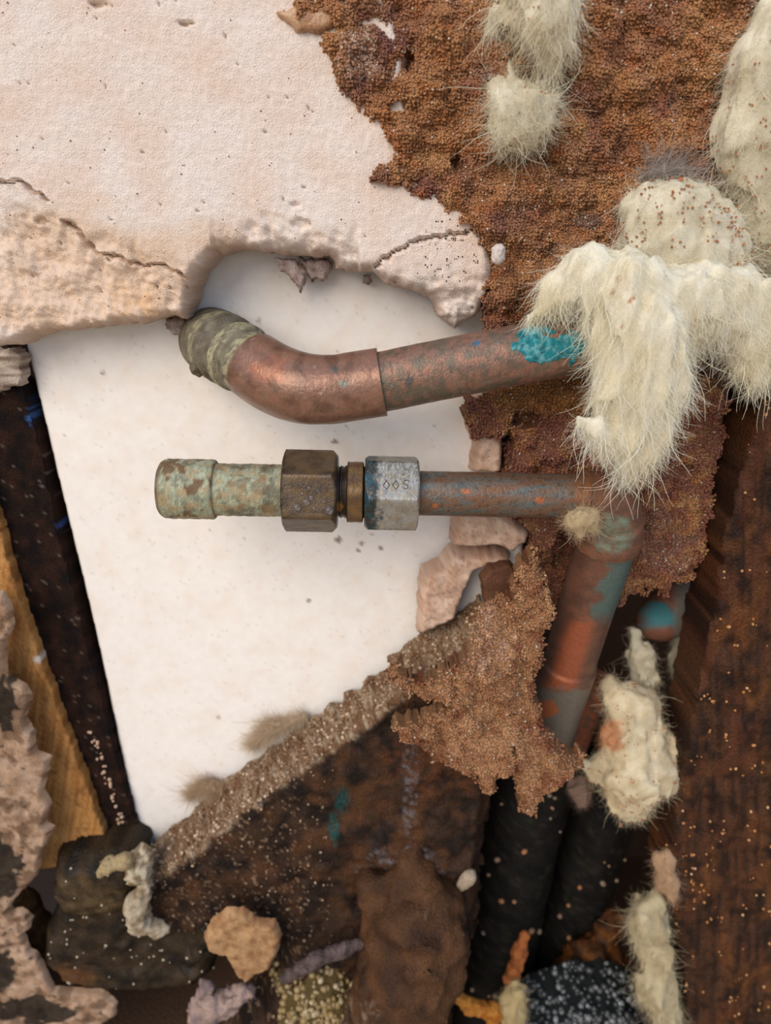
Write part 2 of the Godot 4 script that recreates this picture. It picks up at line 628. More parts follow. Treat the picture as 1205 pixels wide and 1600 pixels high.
# ---------------------------------------------------------------- plaster
func plaster() -> void:
	var pm := mat(0.92, 0.0, 0.28, 12.0, 0.03, false, 0.9)
	var o := struct("wall_front", W(300, 540, 280), "broken pink plaster layer left on the wall above the white panel")
	var cracks := []
	for l in [[[-10, 286], [30, 283], [50, 298], [72, 312]], [[95, 347], [118, 355], [132, 377], [150, 396], [178, 401], [215, 418], [250, 414], [285, 432]], [[752, 352], [735, 362], [690, 370], [640, 380], [602, 404], [588, 418]]]:
		var pl := PackedVector2Array()
		for p in l: pl.append(Vector2(p[0], p[1]))
		cracks.append(pl)
	var hf := func(x, y, s, q):
		var h := 0.45 * N(x, y, 30.0) + 0.30 * N(x, y, 2.6, 4.0) + 0.22 * N(x, y, 1.1, 6.0)
		# the broken lower margin falls away in rough steps
		var low := 0.0
		if q.y > 250.0:
			var edge := 352.0 + 42.0 * sin(q.x * 0.011 + 0.6) * 0.4
			if q.x < 330.0: edge = 300.0 + q.x * 0.36
			if q.x > 560.0: edge = 420.0
			low = sm(edge - 10.0, edge + 70.0, q.y + 26.0 * N(x, y, 7.0, 2.0))
		h -= low * (3.6 + 3.2 * N(x, y, 13.0, 7.0) + 0.5 * N(x, y, 4.0, 8.0) + 0.8 * N(x, y, 1.9, 8.0) + 0.5 * N(x, y, 1.0, 18.0))
		for l in cracks:
			var dd := line_d(q + Vector2(N(x, y, 4.0), N(x, y, 4.0, 5.0)) * 6.0, l)
			if dd < 7.0: h -= 3.6 * (1.0 - sm(1.0, 3.0, dd)) - 0.35 * (1.0 - sm(3.0, 7.0, dd))
		var pit: float = CELL(x, y, 5.0, 1.0)
		if pit < -0.90 and N(x, y, 9.0, 30.0) > -0.1: h -= 0.9
		for k in [[153, 6, 16, 7], [288, 36, 15, 5], [60, 345, 12, 8], [462, 320, 8, 5], [470, 350, 20, 8], [107, 349, 13, 5]]:
			h -= 1.6 * spot(q, k[0], k[1], k[2], k[3])
		return h
	var cf := func(x, y, s, q):
		var col := c8(238, 226, 216)
		col = col.lerp(c8(232, 208, 190), clampf(0.30 + 0.9 * N(x, y, 24.0, 2.0), 0.0, 1.0))
		col = col.lerp(c8(226, 196, 168), 0.75 * spot(q, 120, 440, 260, 130))
		col = col.lerp(c8(222, 178, 130), 0.55 * spot(q, 215, 470, 60, 36) * (0.7 + N(x, y, 4.0)))
		var pit: float = CELL(x, y, 5.0, 1.0)
		if pit < -0.90 and N(x, y, 9.0, 30.0) > -0.1: col = col.lerp(c8(128, 104, 88), 0.7)
		for k in [[153, 6, 16, 7], [288, 36, 15, 5], [60, 345, 12, 8]]:
			col = col.lerp(c8(176, 148, 122), 0.7 * spot(q, k[0], k[1], k[2], k[3]))
		# raw browner margin
		var low := sm(4.0, 0.0, s + 2.0 * N(x, y, 2.0, 3.0))
		col = col.lerp(c8(188, 158, 138), 0.65 * low)
		return col
	var face := sheet([[-40, -40], [600, -40], [640, 60], [650, 200], [670, 260], [750, 330], [775, 380], [780, 450], [752, 500], [715, 522],
		[690, 500], [668, 470], [640, 457], [605, 450], [580, 428], [560, 430], [522, 424], [512, 405], [470, 402], [440, 403], [400, 396], [350, 396], [330, 402], [312, 424], [297, 450], [291, 480], [284, 505], [255, 502], [210, 512], [150, 517], [90, 525], [40, 531], [15, 546], [-40, 552]],
		258.0, {"cell": 0.62, "thick": 22.0, "ew": 4.5, "ed": 9.0, "warp": 0.55, "ws": 6.0}, hf, cf)
	part(face, "plaster_layer", pm, o)
	var mould := func(p, n):
		var q := Q(p)
		if spot(q, 705, 385, 62, 58) < 0.25 or N(p.x, p.y, 3.0, 12.0) < 0.0: return null
		return [n * -0.05, Vector3.ZERO]
	strew(face, "mould_dots", o, unit_pellet(), mat(0.95, 0.0, 0.0, 20.0, 0.03, false, 1.0), 200, 0.12, 0.32, mould, func(_c): return c8(78, 64, 56))
	strew(face, "dirt_specks", o, unit_pellet(), mat(0.95, 0.0, 0.0, 20.0, 0.03, false, 1.0), 170, 0.1, 0.3, func(p, n): return [n * -0.05, Vector3.ZERO], func(_c): return c8(110, 84, 66).lerp(c8(150, 96, 66), rng.randf()))
	# loose flakes hanging under the arch
	var fm := mat(0.9, 0.0, 0.5, 16.0, 0.035, false, 0.85)
	var hf2 := func(x, y, s, q): return 0.8 * N(x, y, 5.0) + 0.3 * N(x, y, 1.5)
	var cf2 := func(x, y, s, q): return c8(206, 188, 180).lerp(c8(150, 124, 112), clampf(0.35 + 1.2 * N(x, y, 4.0, 4.0), 0.0, 1.0))
	for f in [[[[426, 402], [462, 404], [478, 425], [474, 448], [470, 460], [458, 440], [440, 425]], 272.0, 3.0], [[[466, 404], [515, 402], [518, 425], [505, 440], [486, 440], [476, 425]], 275.0, 4.0], [[[255, 500], [290, 490], [296, 530], [280, 528], [262, 520]], 279.0, 4.0], [[[566, 430], [580, 428], [582, 440], [570, 446]], 278.0, 3.0]]:
		part(sheet(f[0], f[1], {"cell": 0.7, "thick": f[2], "ew": 1.6, "ed": 1.4, "warp": 0.7, "ws": 2.5}, hf2, cf2), "plaster_flake", fm, o)
	# remnants of the layer to the right of and below the panel
	var hf3 := func(x, y, s, q): return 1.3 * N(x, y, 9.0) + 0.6 * N(x, y, 2.6) + 0.4 * N(x, y, 1.2)
	var cf3 := func(x, y, s, q):
		var col := c8(226, 196, 174).lerp(c8(196, 158, 132), clampf(0.35 + 1.1 * N(x, y, 7.0, 4.0), 0.0, 1.0))
		col = col.lerp(c8(150, 110, 84), clampf(N(x, y, 1.6, 9.0) * 1.6 - 0.2, 0.0, 0.6))
		return col
	for f in [[[[740, 610], [780, 585], [800, 600], [788, 645], [792, 700], [788, 745], [736, 745], [742, 700], [730, 680], [734, 640]], 272.0], [[[716, 800], [760, 798], [806, 815], [832, 838], [830, 854], [812, 862], [803, 868], [780, 860], [706, 861], [708, 835]], 266.0],
		[[[704, 869], [770, 867], [800, 877], [806, 886], [776, 888], [746, 898], [736, 920], [714, 972], [680, 990], [652, 1004], [655, 930], [660, 902], [690, 890]], 268.0]]:
		part(sheet(f[0], f[1], {"cell": 0.8, "thick": 13.0, "ew": 3.0, "ed": 12.0, "pw": 3.0, "warp": 0.35, "ws": 5.0}, hf3, cf3), "plaster_piece", pm, o)
	# grey scrap of board paper at the left below the layer
	part(sheet([[-40, 552], [28, 545], [38, 560], [34, 602], [10, 610], [-40, 628]], 276.0, {"cell": 0.8, "thick": 6.0, "ew": 1.5, "ed": 1.5, "warp": 0.8, "ws": 4.0},
		func(x, y, s, q): return 0.9 * nf.get_noise_2d(x / 20.0, y / 3.0),
		func(x, y, s, q): return c8(206, 190, 174).lerp(c8(128, 108, 94), clampf(0.4 + 1.2 * nf.get_noise_2d(x / 20.0, y / 2.4), 0.0, 1.0))), "paper_layer", fm, o)

# ---------------------------------------------------------------- frass
func frass_color(x: float, y: float) -> Color:
	var col := c8(160, 114, 78)
	col = col.lerp(c8(182, 138, 94), clampf(0.2 + 1.3 * N(x, y, 16.0, 11.0), 0.0, 1.0))
	col = col.lerp(c8(128, 88, 74), clampf(0.15 + 1.5 * N(x, y, 22.0, 17.0), 0.0, 1.0))
	col = col.lerp(c8(166, 104, 62), clampf(1.4 * N(x, y, 9.0, 23.0) - 0.15, 0.0, 0.7))
	return col

func lumps(x: float, y: float, o: float) -> float:
	var wx := x + 3.0 * N(x, y, 8.0, o + 2.0)
	var wy := y + 3.0 * N(x, y, 8.0, o + 5.0)
	return -8.5 * (CELL(wx, wy, 16.0, o) + 0.55) - 6.5 * (CELL(wx, wy, 8.0, o + 3.0) + 0.55) - 2.2 * (CELL(x, y, 3.2, o) + 0.55) + 7.0 * N(x, y, 30.0, o)

func frass() -> void:
	var fm := mat(0.9, 0.0, 0.8, 18.0, 0.05, true, 0.6)
	var gm := mat(0.55, 0.0, 0.0, 20.0, 0.03, false, 1.0)
	var pel := unit_pellet()
	var grain := func(_p, n): return [Vector3(rng.randf() - 0.5, rng.randf() - 0.5, rng.randf() - 0.5) * 0.8 + n * 0.1, Vector3.ZERO]
	var tint := func(c):
		var k := rng.randf_range(0.78, 1.22)
		if rng.randf() < 0.015: return Color(0.55, 0.48, 0.40)
		return Color(c.r * k, c.g * k * rng.randf_range(0.94, 1.06), c.b * k)
	var o := thing("frass_crust", W(850, 500, 262), "thick brown granular frass crust covering the upper wall beside the pink plaster", "frass")
	var hf := func(x, y, s, q): return 2.0 + lumps(x, y, 0.0) - 5.0 * spot(q, 625, 165, 16, 10) - 6.0 * spot(q, 640, 95, 12, 20) - 5.0 * spot(q, 715, 255, 12, 18)
	var cf := func(x, y, s, q):
		var col := frass_color(x, y)
		col = col.lerp(c8(206, 186, 170), 0.55 * spot(q, 562, 85, 40, 48) * clampf(0.5 + 2.0 * N(x, y, 1.6, 2.0), 0.0, 1.0))
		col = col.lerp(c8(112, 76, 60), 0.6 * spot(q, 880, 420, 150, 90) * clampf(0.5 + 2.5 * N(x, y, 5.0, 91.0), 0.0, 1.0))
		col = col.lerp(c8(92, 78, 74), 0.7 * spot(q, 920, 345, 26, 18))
		return col
	var d := sheet([[398, -40], [402, 4], [440, 12], [462, 34], [505, 22], [522, 42], [502, 62], [505, 95], [522, 122], [530, 146], [546, 158], [560, 190], [590, 192], [602, 197], [608, 225], [619, 240], [600, 255], [575, 270], [582, 286], [604, 290], [632, 300], [668, 322], [692, 344], [730, 348], [746, 366], [752, 385], [758, 402], [765, 430], [755, 456], [760, 490], [758, 520], [800, 525], [870, 540], [1000, 540], [1150, 470], [1155, 360], [1135, 260], [1112, 195], [1150, 122], [1186, 40], [1192, -40]],
		257.0, {"cell": 0.9, "thick": 12.0, "ew": 5.0, "ed": 5.0, "warp": 1.4, "ws": 5.0}, hf, cf)
	part(d, "crust", fm, o)
	strew(d, "frass_grains", o, pel, gm, 85000, 0.2, 0.4, grain, tint)
	var rs := sheet([[428, 14], [470, 8], [526, 14], [524, 42], [500, 52], [470, 50], [440, 34]], 255.5, {"cell": 0.7, "thick": 3.0, "ew": 2.0, "ed": 1.5, "warp": 0.6, "ws": 4.0}, func(x, y, s, q): return 0.5 * N(x, y, 5.0), func(x, y, s, q): return c8(206, 168, 130).lerp(c8(170, 120, 84), clampf(0.4 + N(x, y, 5.0), 0.0, 1.0)))
	part(rs, "resin_patch", mat(0.4, 0.0, 0.2, 20.0), o, "smooth tan patch at the margin of the crust")
	# crust behind the lower pipe
	o = thing("frass_crust", W(950, 960, 270), "darker brown frass crust behind the capped pipe under the draped glass wool", "frass")
	var hf2 := func(x, y, s, q):
		return 1.0 + lumps(x, y, 20.0) - 9.0 * spot(q, 822, 657, 26, 14) - 8.0 * spot(q, 793, 700, 12, 32) - 7.0 * spot(q, 890, 870, 26, 50) - 0.10 * maxf(0.0, q.y - 650.0) * 0.25
	var cf2 := func(x, y, s, q):
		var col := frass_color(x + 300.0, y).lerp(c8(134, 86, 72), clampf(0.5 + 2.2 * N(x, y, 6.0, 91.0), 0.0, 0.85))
		col = col.lerp(c8(158, 112, 64), 0.8 * spot(q, 860, 610, 110, 60))
		col = col.lerp(c8(134, 110, 98), 0.5 * spot(q, 1040, 850, 60, 60) * clampf(0.5 + 2.0 * N(x, y, 4.0), 0.0, 1.0))
		return col
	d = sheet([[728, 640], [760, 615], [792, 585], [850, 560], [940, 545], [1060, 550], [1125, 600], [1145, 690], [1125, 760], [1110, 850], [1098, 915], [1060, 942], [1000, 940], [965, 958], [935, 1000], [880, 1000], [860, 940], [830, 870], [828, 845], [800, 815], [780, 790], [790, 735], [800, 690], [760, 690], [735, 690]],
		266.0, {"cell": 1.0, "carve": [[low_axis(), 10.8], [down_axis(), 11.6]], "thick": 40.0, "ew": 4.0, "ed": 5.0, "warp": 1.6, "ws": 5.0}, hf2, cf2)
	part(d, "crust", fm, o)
	strew(d, "frass_grains", o, pel, gm, 34000, 0.2, 0.4, grain, tint)
	# crumbling crust left of the down pipe
	o = thing("frass_crust", W(820, 1250, 272), "crumbly reddish brown frass lump left of the sloping down pipe", "frass")
	var hf3 := func(x, y, s, q): return 3.0 + 0.95 * lumps(x, y, 40.0) - 6.0 * spot(q, 800, 1159, 5, 7)
	var cf3 := func(x, y, s, q):
		var col := c8(152, 110, 78).lerp(c8(178, 136, 98), clampf(0.3 + 1.4 * N(x, y, 12.0, 11.0), 0.0, 1.0))
		col = col.lerp(c8(120, 66, 44), clampf(1.4 * N(x, y, 9.0, 23.0), 0.0, 0.8))
		return col.lerp(c8(196, 166, 146), 0.5 * spot(q, 740, 990, 70, 60) * clampf(0.3 + 2.0 * N(x, y, 2.4, 2.0), 0.0, 1.0))
	d = sheet([[830, 858], [850, 900], [864, 950], [850, 1000], [842, 1040], [836, 1090], [852, 1140], [880, 1178], [915, 1180], [905, 1196], [872, 1212], [850, 1232], [838, 1262], [812, 1262], [812, 1232], [800, 1212], [778, 1206], [772, 1236], [755, 1236], [745, 1205], [700, 1196], [672, 1180], [622, 1150], [612, 1132], [662, 1120], [702, 1096], [680, 1086], [640, 1086], [604, 1062], [612, 1046], [650, 1066], [690, 1050], [722, 1030], [742, 1000], [752, 960], [775, 940], [800, 930], [806, 900], [815, 872]],
		249.0, {"cell": 0.8, "thick": 6.5, "ew": 3.0, "ed": 4.0, "warp": 1.6, "ws": 4.0}, hf3, cf3)
	part(d, "crust", fm, o)
	strew(d, "frass_grains", o, pel, gm, 20000, 0.2, 0.4, grain, tint)
	# brown chip and white pebble
	o = thing("wood_chip", W(780, 960, 268), "smooth dark brown wood chip wedged below the cracked plaster piece", "wood chip")
	part(sheet([[762, 888], [800, 882], [814, 900], [808, 930], [792, 945], [772, 962], [756, 940], [752, 905]], 262.0, {"cell": 0.9, "thick": 5.0, "ew": 1.5, "ed": 1.2, "warp": 0.5, "ws": 5.0}, func(x, y, s, q): return 0.5 * N(x, y, 10.0), func(x, y, s, q): return c8(112, 76, 56).lerp(c8(92, 60, 44), clampf(0.5 + N(x, y, 6.0), 0.0, 1.0))), "chip", mat(0.6, 0.0, 0.3, 20.0), o)
	o = thing("plaster_pebble", W(779, 410, 250), "tiny white plaster pebble stuck to the brown frass near the plaster tip", "pebble")
	part(blob([[W(779, 392, 249), W(778, 403, 249), 2.1, 2.0]], 0.5, 0.35, 1.6, 1.0, func(p): return c8(216, 204, 196)), "pebble", fm_plain(), o)

func fm_plain() -> StandardMaterial3D:
	return mat(0.9, 0.0, 0.25, 12.0, 0.04, false, 0.9)

# ---------------------------------------------------------------- timber
func timber() -> void:
	var wet := mat(0.62, 0.0, 0.5, 26.0, 0.03, false, 0.6)
	var dry := mat(0.7, 0.0, 0.3, 26.0, 0.03, false, 0.85)
	var o := thing("wall_stud", W(1150, 1640, 290), "dark rotten timber stud standing beside the black cavity, speckled with pellets", "timber stud")
	var grain := func(x, y, s): return nf.get_noise_2d((x + 0.16 * y) / 4.0, y / 60.0)
	var hf := func(x, y, s, q): return 1.6 * grain.call(x, y, s) + 1.3 * N(x, y, 14.0) + 0.5 * N(x, y, 3.0) - 0.03 * (q.x - 1100.0) * 0.3
	var cf := func(x, y, s, q):
		var col := c8(92, 60, 40).lerp(c8(56, 36, 26), clampf(0.5 + 1.5 * grain.call(x, y, s), 0.0, 1.0))
		col = col.lerp(c8(122, 76, 40), clampf(1.7 * N(x, y * 0.4, 12.0, 31.0) - 0.05, 0.0, 0.85))
		col = col.lerp(c8(112, 64, 40), 0.45 * sm(0.05, 0.25, N(x, y * 0.2, 7.0, 71.0) + (0.12 if q.y < 950.0 else -0.1)))
		col = col.lerp(c8(30, 20, 15), clampf(1.6 * N(x, y, 10.0, 37.0), 0.0, 0.7))
		return col
	var d := sheet([[1196, 588], [1262, 570], [1270, 1690], [1075, 1690], [1062, 1500], [1040, 1380], [1050, 1300], [1064, 1200], [1080, 1130], [1106, 1000], [1132, 830], [1172, 680]],
		256.0, {"cell": 1.1, "thick": 24.0, "ew": 3.0, "ed": 2.5, "warp": 0.7, "ws": 9.0}, hf, cf)
	part(d, "timber", wet, o)
	var pel := unit_pellet()
	var gm := mat(0.5, 0.0, 0.0, 20.0, 0.03, false, 1.0)
	var put := func(p, n):
		var k := N(p.x, p.y, 11.0, 3.0) + 0.35 * spot(Q(p), 1090, 1320, 60, 90)
		if k < 0.26: return null
		return [n * 0.3, Vector3.ZERO]
	strew(d, "pellets", o, pel, gm, 220, 0.25, 0.7, put, func(_c): return c8(170, 112, 60).lerp(c8(206, 170, 130), rng.randf() * rng.randf()))
	# the black strip and the tan strip left of the panel
	o = thing("batten", W(150, 1340, 290), "nearly black mouldy batten running down the white panel edge", "batten")
	var g2 := func(x, y): return nf.get_noise_2d((x - 0.22 * y) / 3.0, y / 30.0)
	d = sheet([[-40, 560], [38, 600], [48, 640], [66, 700], [85, 790], [110, 900], [150, 1050], [190, 1200], [224, 1318], [212, 1350], [150, 1350], [80, 1100], [20, 900], [-40, 700]],
		281.0, {"cell": 1.0, "thick": 12.0, "ew": 1.2, "ed": 1.0, "warp": 0.4, "ws": 8.0}, func(x, y, s, q): return 0.6 * g2.call(x, y) + 0.4 * N(x, y, 3.0),
		func(x, y, s, q):
			var col := c8(58, 34, 24).lerp(c8(26, 18, 15), clampf(0.5 + 1.3 * N(x, y, 9.0, 4.0), 0.0, 1.0))
			if N(x, y, 1.8, 14.0) > 0.52: col = col.lerp(c8(150, 132, 120), 0.5)
			col = col.lerp(c8(70, 120, 186), 0.85 * spot(q, 47, 645, 7, 24) * clampf(0.6 + 2.0 * N(x, y, 1.5), 0.0, 1.0))
			return col.lerp(c8(70, 110, 190), 0.7 * spot(q, 92, 822, 4, 5)))
	part(d, "strip", mat(0.85, 0.0, 0.5, 20.0, 0.03, false, 0.6), o)
	var put2 := func(p, n):
		var q := Q(p)
		if q.y < 1140.0 or q.y > 1300.0 or absf(q.x - (146.0 + (q.y - 1150.0) * 0.33)) > 5.0: return null
		return [n * 0.4, Vector3.ZERO]
	strew(d, "pellets", o, pel, gm, 40, 0.4, 0.95, put2, func(_c): return c8(196, 164, 138))
	o = thing("timber_strip", W(90, 1345, 285), "tan timber strip with wavy grain beside the black batten", "timber strip")
	var g3 := func(x, y): return nf.get_noise_2d((x - 0.24 * y) / 2.2, y / 45.0)
	part(sheet([[-60, 640], [-5, 800], [40, 960], [85, 1090], [130, 1210], [172, 1330], [168, 1352], [60, 1360], [-60, 1360]], 276.0, {"cell": 0.9, "thick": 16.0, "ew": 2.0, "ed": 1.4, "warp": 0.4, "ws": 10.0},
		func(x, y, s, q): return 0.35 * g3.call(x, y) + 0.8 * N(x, y, 40.0),
		func(x, y, s, q):
			var col := c8(202, 148, 86).lerp(c8(160, 106, 56), clampf(0.45 + 1.1 * g3.call(x, y) + 0.5 * N(x, y, 20.0), 0.0, 1.0))
			col = col.lerp(c8(136, 92, 52), sm(0.25, 0.5, N(x, y, 7.0, 6.0)) * 0.7)
			return col.lerp(c8(226, 218, 206), 0.9 * spot(q, 60, 1030, 9, 7))), "strip", dry, o)

# ---------------------------------------------------------------- pipes
func low_axis() -> PackedVector3Array:
	return path([W(240, 763, 243), W(900, 775, 246), W(932, 779, 247), W(950, 794, 249), W(954, 820, 251), W(948, 850, 253)], 5.0)

func down_axis() -> PackedVector3Array:
	return path([W(949, 845, 253), W(930, 905, 258), W(906, 980, 265), W(882, 1060, 272), W(866, 1110, 277), W(846, 1180, 285), W(830, 1240, 292)], 5.0)

func copper(p: Vector3, red: float) -> Color:
	var n1 := nf.get_noise_3d(p.x / 7.0, p.y / 5.0, p.z / 5.0)
	var n2 := nf.get_noise_3d(p.x / 2.2 + 40.0, p.y / 2.2, p.z / 2.2)
	var col := c8(150, 118, 100).lerp(c8(160, 112, 90), clampf(red + 1.2 * n1, 0.0, 1.0))
	col = col.lerp(c8(112, 100, 84), clampf(0.05 + 1.5 * nf.get_noise_3d(p.x / 10.0, p.y / 3.0 + 9.0, p.z / 3.0), 0.0, 0.8))
	return col.lerp(c8(92, 70, 58), clampf(n2 * 1.5 - 0.2, 0.0, 0.6))

func pipes() -> void:
	var cu := mat(0.46, 0.35, 0.16, 18.0, 0.03, false, 0.8)
	var dull := mat(0.62, 0.15, 0.3, 14.0, 0.04, false, 0.75)
	# ---- upper pipe
	var o := thing("copper_pipe", W(360, 640, 260), "upper copper pipe ending in a corroded elbow that turns into the white panel", "pipe")
	var run := path([W(586, 599, 245), W(760, 564, 245), W(935, 531, 246), W(1010, 517, 247)], 0.7)
	var r0 := 9.5
	var d := tube(run, 64, func(s, a): return r0 + 0.12 * nf.get_noise_2d(s / 9.0, cos(a) * 2.0), func(p, s, a):
		var q := Q(p)
		var col := copper(p, 0.35)
		if s < 3.0: col = col.lerp(c8(104, 106, 92), 0.65)
		if s < 1.2: col = col.lerp(c8(176, 164, 140), clampf(0.3 + 3.0 * N(p.x, p.y, 2.0), 0.0, 0.8))
		col = col.lerp(c8(104, 100, 84), 0.75 * sm(0.05, 0.35, N(p.x, p.y, 5.0, 81.0) + 0.25 * spot(q, 720, 625, 160, 34)))
		col = col.lerp(c8(150, 170, 165), 0.35 * sm(0.5, 0.7, N(p.x, p.y, 3.0, 44.0)))
		col = col.lerp(c8(40, 120, 150), 0.8 * spot(q, 745, 536, 7, 5))
		return col.lerp(c8(56, 80, 78), 0.7 * spot(q, 640, 596, 9, 12)))
	part(d, "pipe", cu, o)
	# verdigris crust
	var crust := sheet_on_pipe(run, r0, func(q, x, y):
		var k := maxf(spot(q, 840, 538, 44, 30), spot(q, 892, 545, 34, 32)) + 0.55 * spot(q, 835, 515, 14, 10)
		return k * 1.35 + 0.8 * N(x, y, 3.4, 3.0) - 0.42 + 0.4 * N(x, y, 1.2, 5.0),
		func(q, x, y): return c8(44, 146, 156).lerp(c8(136, 202, 208), clampf(0.2 + 1.2 * N(x, y, 2.0, 8.0) + spot(q, 830, 515, 16, 12), 0.0, 1.0)).lerp(c8(22, 96, 104), clampf(1.6 * N(x, y, 3.0, 19.0), 0.0, 0.8)))
	part(crust, "verdigris", mat(0.8, 0.0, 0.4, 10.0, 0.05), o, "bright teal verdigris crust")
	var bend := path([W(597, 597, 245), W(560, 603, 245), W(515, 609, 245), W(470, 606, 246), W(430, 592, 249.5), W(396, 571, 255)], 0.6)
	d = tube(bend, 72, func(s, a): return 10.9 + 0.15 * nf.get_noise_2d(s / 9.0, cos(a) * 2.0) + 0.5 * sm(12.0, 30.0, s) * sm(60.0, 34.0, s), func(p, s, a):
		var q := Q(p)
		var col := copper(p, 0.8).lerp(c8(150, 112, 92), 0.6)
		col = col.lerp(c8(184, 114, 80), 0.6 * spot(q, 420, 578, 34, 24))
		col = col.lerp(c8(44, 96, 92), 0.75 * spot(q, 524, 576, 6, 7))
		col = col.lerp(c8(110, 150, 134), 0.6 * spot(q, 536, 600, 9, 7))
		col = col.lerp(c8(214, 196, 178), 0.5 * sm(0.56, 0.66, nf.get_noise_3d(p.x / 1.6, p.y / 3.0, p.z / 2.0)))
		return col.lerp(c8(96, 66, 50), clampf(1.3 * N(p.x, p.y, 8.0, 61.0), 0.0, 0.6)))
	part(d, "elbow", mat(0.34, 0.3, 0.10, 20.0, 0.025, false, 0.8), o, "reddish copper elbow bend")
	var tail := path([W(404, 577, 253), W(380, 562, 258), W(356, 547, 265), W(338, 537, 275), W(332, 533, 286), W(330, 532, 297)], 0.5)
	d = tube(tail, 72, func(s, a):
		var r := 10.7 + 0.25 * nf.get_noise_2d(s / 4.0, cos(a) * 2.0)
		r += 1.0 * sm(7.8, 8.6, s) * sm(12.6, 11.8, s) + 1.3 * sm(15.5, 16.4, s) * sm(60.0, 59.0, s)
		return r, func(p, s, a):
		var col := c8(140, 132, 110).lerp(c8(104, 94, 78), clampf(0.4 + 1.5 * nf.get_noise_3d(p.x / 5.0, p.y / 5.0, p.z / 5.0), 0.0, 1.0))
		var ring := sm(7.0, 9.0, s) * sm(13.0, 11.0, s) + sm(2.0, 3.5, s) * sm(6.0, 4.5, s) + 0.8 * sm(19.0, 21.0, s) * sm(25.0, 23.0, s)
		col = col.lerp(c8(200, 192, 150), clampf(ring * (0.4 + 1.0 * nf.get_noise_3d(p.x / 3.0, p.y / 3.0, p.z / 3.0) + 1.4 * nf.get_noise_3d(p.x / 0.9, p.y / 0.9, p.z / 0.9)), 0.0, 0.85))
		return col.lerp(c8(160, 108, 80), 0.7 * sm(4.0, 0.0, s)))
	var tl := part(d, "solder_collar", dull, o, "grey brass collar with flaky yellow solder rings")
	part(blob(chain([[312, 560, 262, 1.2], [306, 575, 262, 2.0], [311, 583, 262, 1.3]]), 0.5, 0.3, 2.0, 1.0, func(p): return c8(112, 102, 78)), "solder_drip", dull, tl)
	# ---- lower pipe
	o = thing("capped_pipe", W(560, 835, 250), "lower copper pipe with compression coupling and verdigris covered end cap", "pipe")
	var A := W(240, 763, 243)
	var B := W(945, 776, 246)
	var dir := (B - A).normalized()
	var at := func(px: float) -> Vector3:
		var k := (602.5 + (px - 602.5) * 0.972 - 240.0) / 705.0
		return A.lerp(B, k)
	var seg := func(x0: float, x1: float, step: float) -> PackedVector3Array:
		var out := PackedVector3Array()
		var a: Vector3 = at.call(x0)
		var b: Vector3 = at.call(x1)
		var n := maxi(3, int(a.distance_to(b) / step))
		for i in n + 1: out.append(a.lerp(b, float(i) / n))
		return out
	var patina := func(p, brown):
		var n1 := nf.get_noise_3d(p.x / 7.0, p.y / 7.0, p.z / 7.0)
		var n2 := nf.get_noise_3d(p.x / 1.8, p.y / 1.8, p.z / 1.8 + 20.0)
		var n3 := nf.get_noise_3d(p.x / 5.0 + 50.0, p.y / 4.0, p.z / 4.0)
		var col := c8(164, 168, 140).lerp(c8(196, 200, 168), clampf(0.5 + 2.0 * n2, 0.0, 1.0))
		var n4: float = nf.get_noise_3d(p.x / 0.8, p.y / 0.8, p.z / 0.8)
		col = col.lerp(c8(112, 108, 90), 0.8 * sm(0.0, 0.3, n1 + 0.25 * n2 + 0.35 * n4))
		col = col.lerp(c8(192, 166, 122), 0.75 * sm(-0.02, 0.3, n3 + 0.2 * n2 + 0.3 * n4))
		return col.lerp(c8(120, 84, 52), clampf(brown * sm(0.14, 0.3, nf.get_noise_3d(p.x / 6.0, p.y / 6.0 + 70.0, p.z / 6.0)), 0.0, 0.85))
	var capL := 18.5
	d = tube(seg.call(240, 329, 0.35), 72, func(s, a):
		var e := clampf(1.0 - s / 3.2, 0.0, 1.0)
		return 10.0 - 3.0 * (1.0 - sqrt(maxf(0.0, 1.0 - e * e))) - 0.7 * sm(18.0, 18.8, s) + 0.22 * nf.get_noise_2d(s / 2.5, a * 1.5), func(p, s, a):
		var col: Color = patina.call(p, 1.0)
		return col.lerp(c8(118, 92, 62), 0.75 * sm(2.8, 0.8, s)))
	part(d, "end_cap", dull, o, "rounded end cap with pale green patina")
	d = tube(seg.call(326, 450, 0.45), 64, func(s, a): return 8.75 + 0.22 * nf.get_noise_2d(s / 2.5, a * 1.5), func(p, s, a): return patina.call(p, 0.5))
	part(d, "stub_pipe", dull, o)
	# hexagonal nuts
	var hexr := func(a: float, ap: float, rot: float) -> float:
		var t := fposmod(a - rot, PI / 3.0) - PI / 6.0
		return ap / cos(t)
	var nut := func(x0: float, x1: float, ap: float, rot: float, cham0: float, cham1: float, cf: Callable) -> Dictionary:
		var pts: PackedVector3Array = seg.call(x0, x1, 0.35)
		var L := pts[0].distance_to(pts[pts.size() - 1])
		return tube(pts, 120, func(s, a):
			var r: float = minf(hexr.call(a, ap, rot), ap * 1.145)
			var e0: float = ap * (1.0 - 0.02) + s * 1.1 * cham0
			var e1: float = ap * (1.0 - 0.02) + (L - s) * 1.1 * cham1
			var g := 0.06 * nf.get_noise_2d(s / 1.5, a * 3.0)
			return minf(r, minf(e0, e1)) + g, cf)
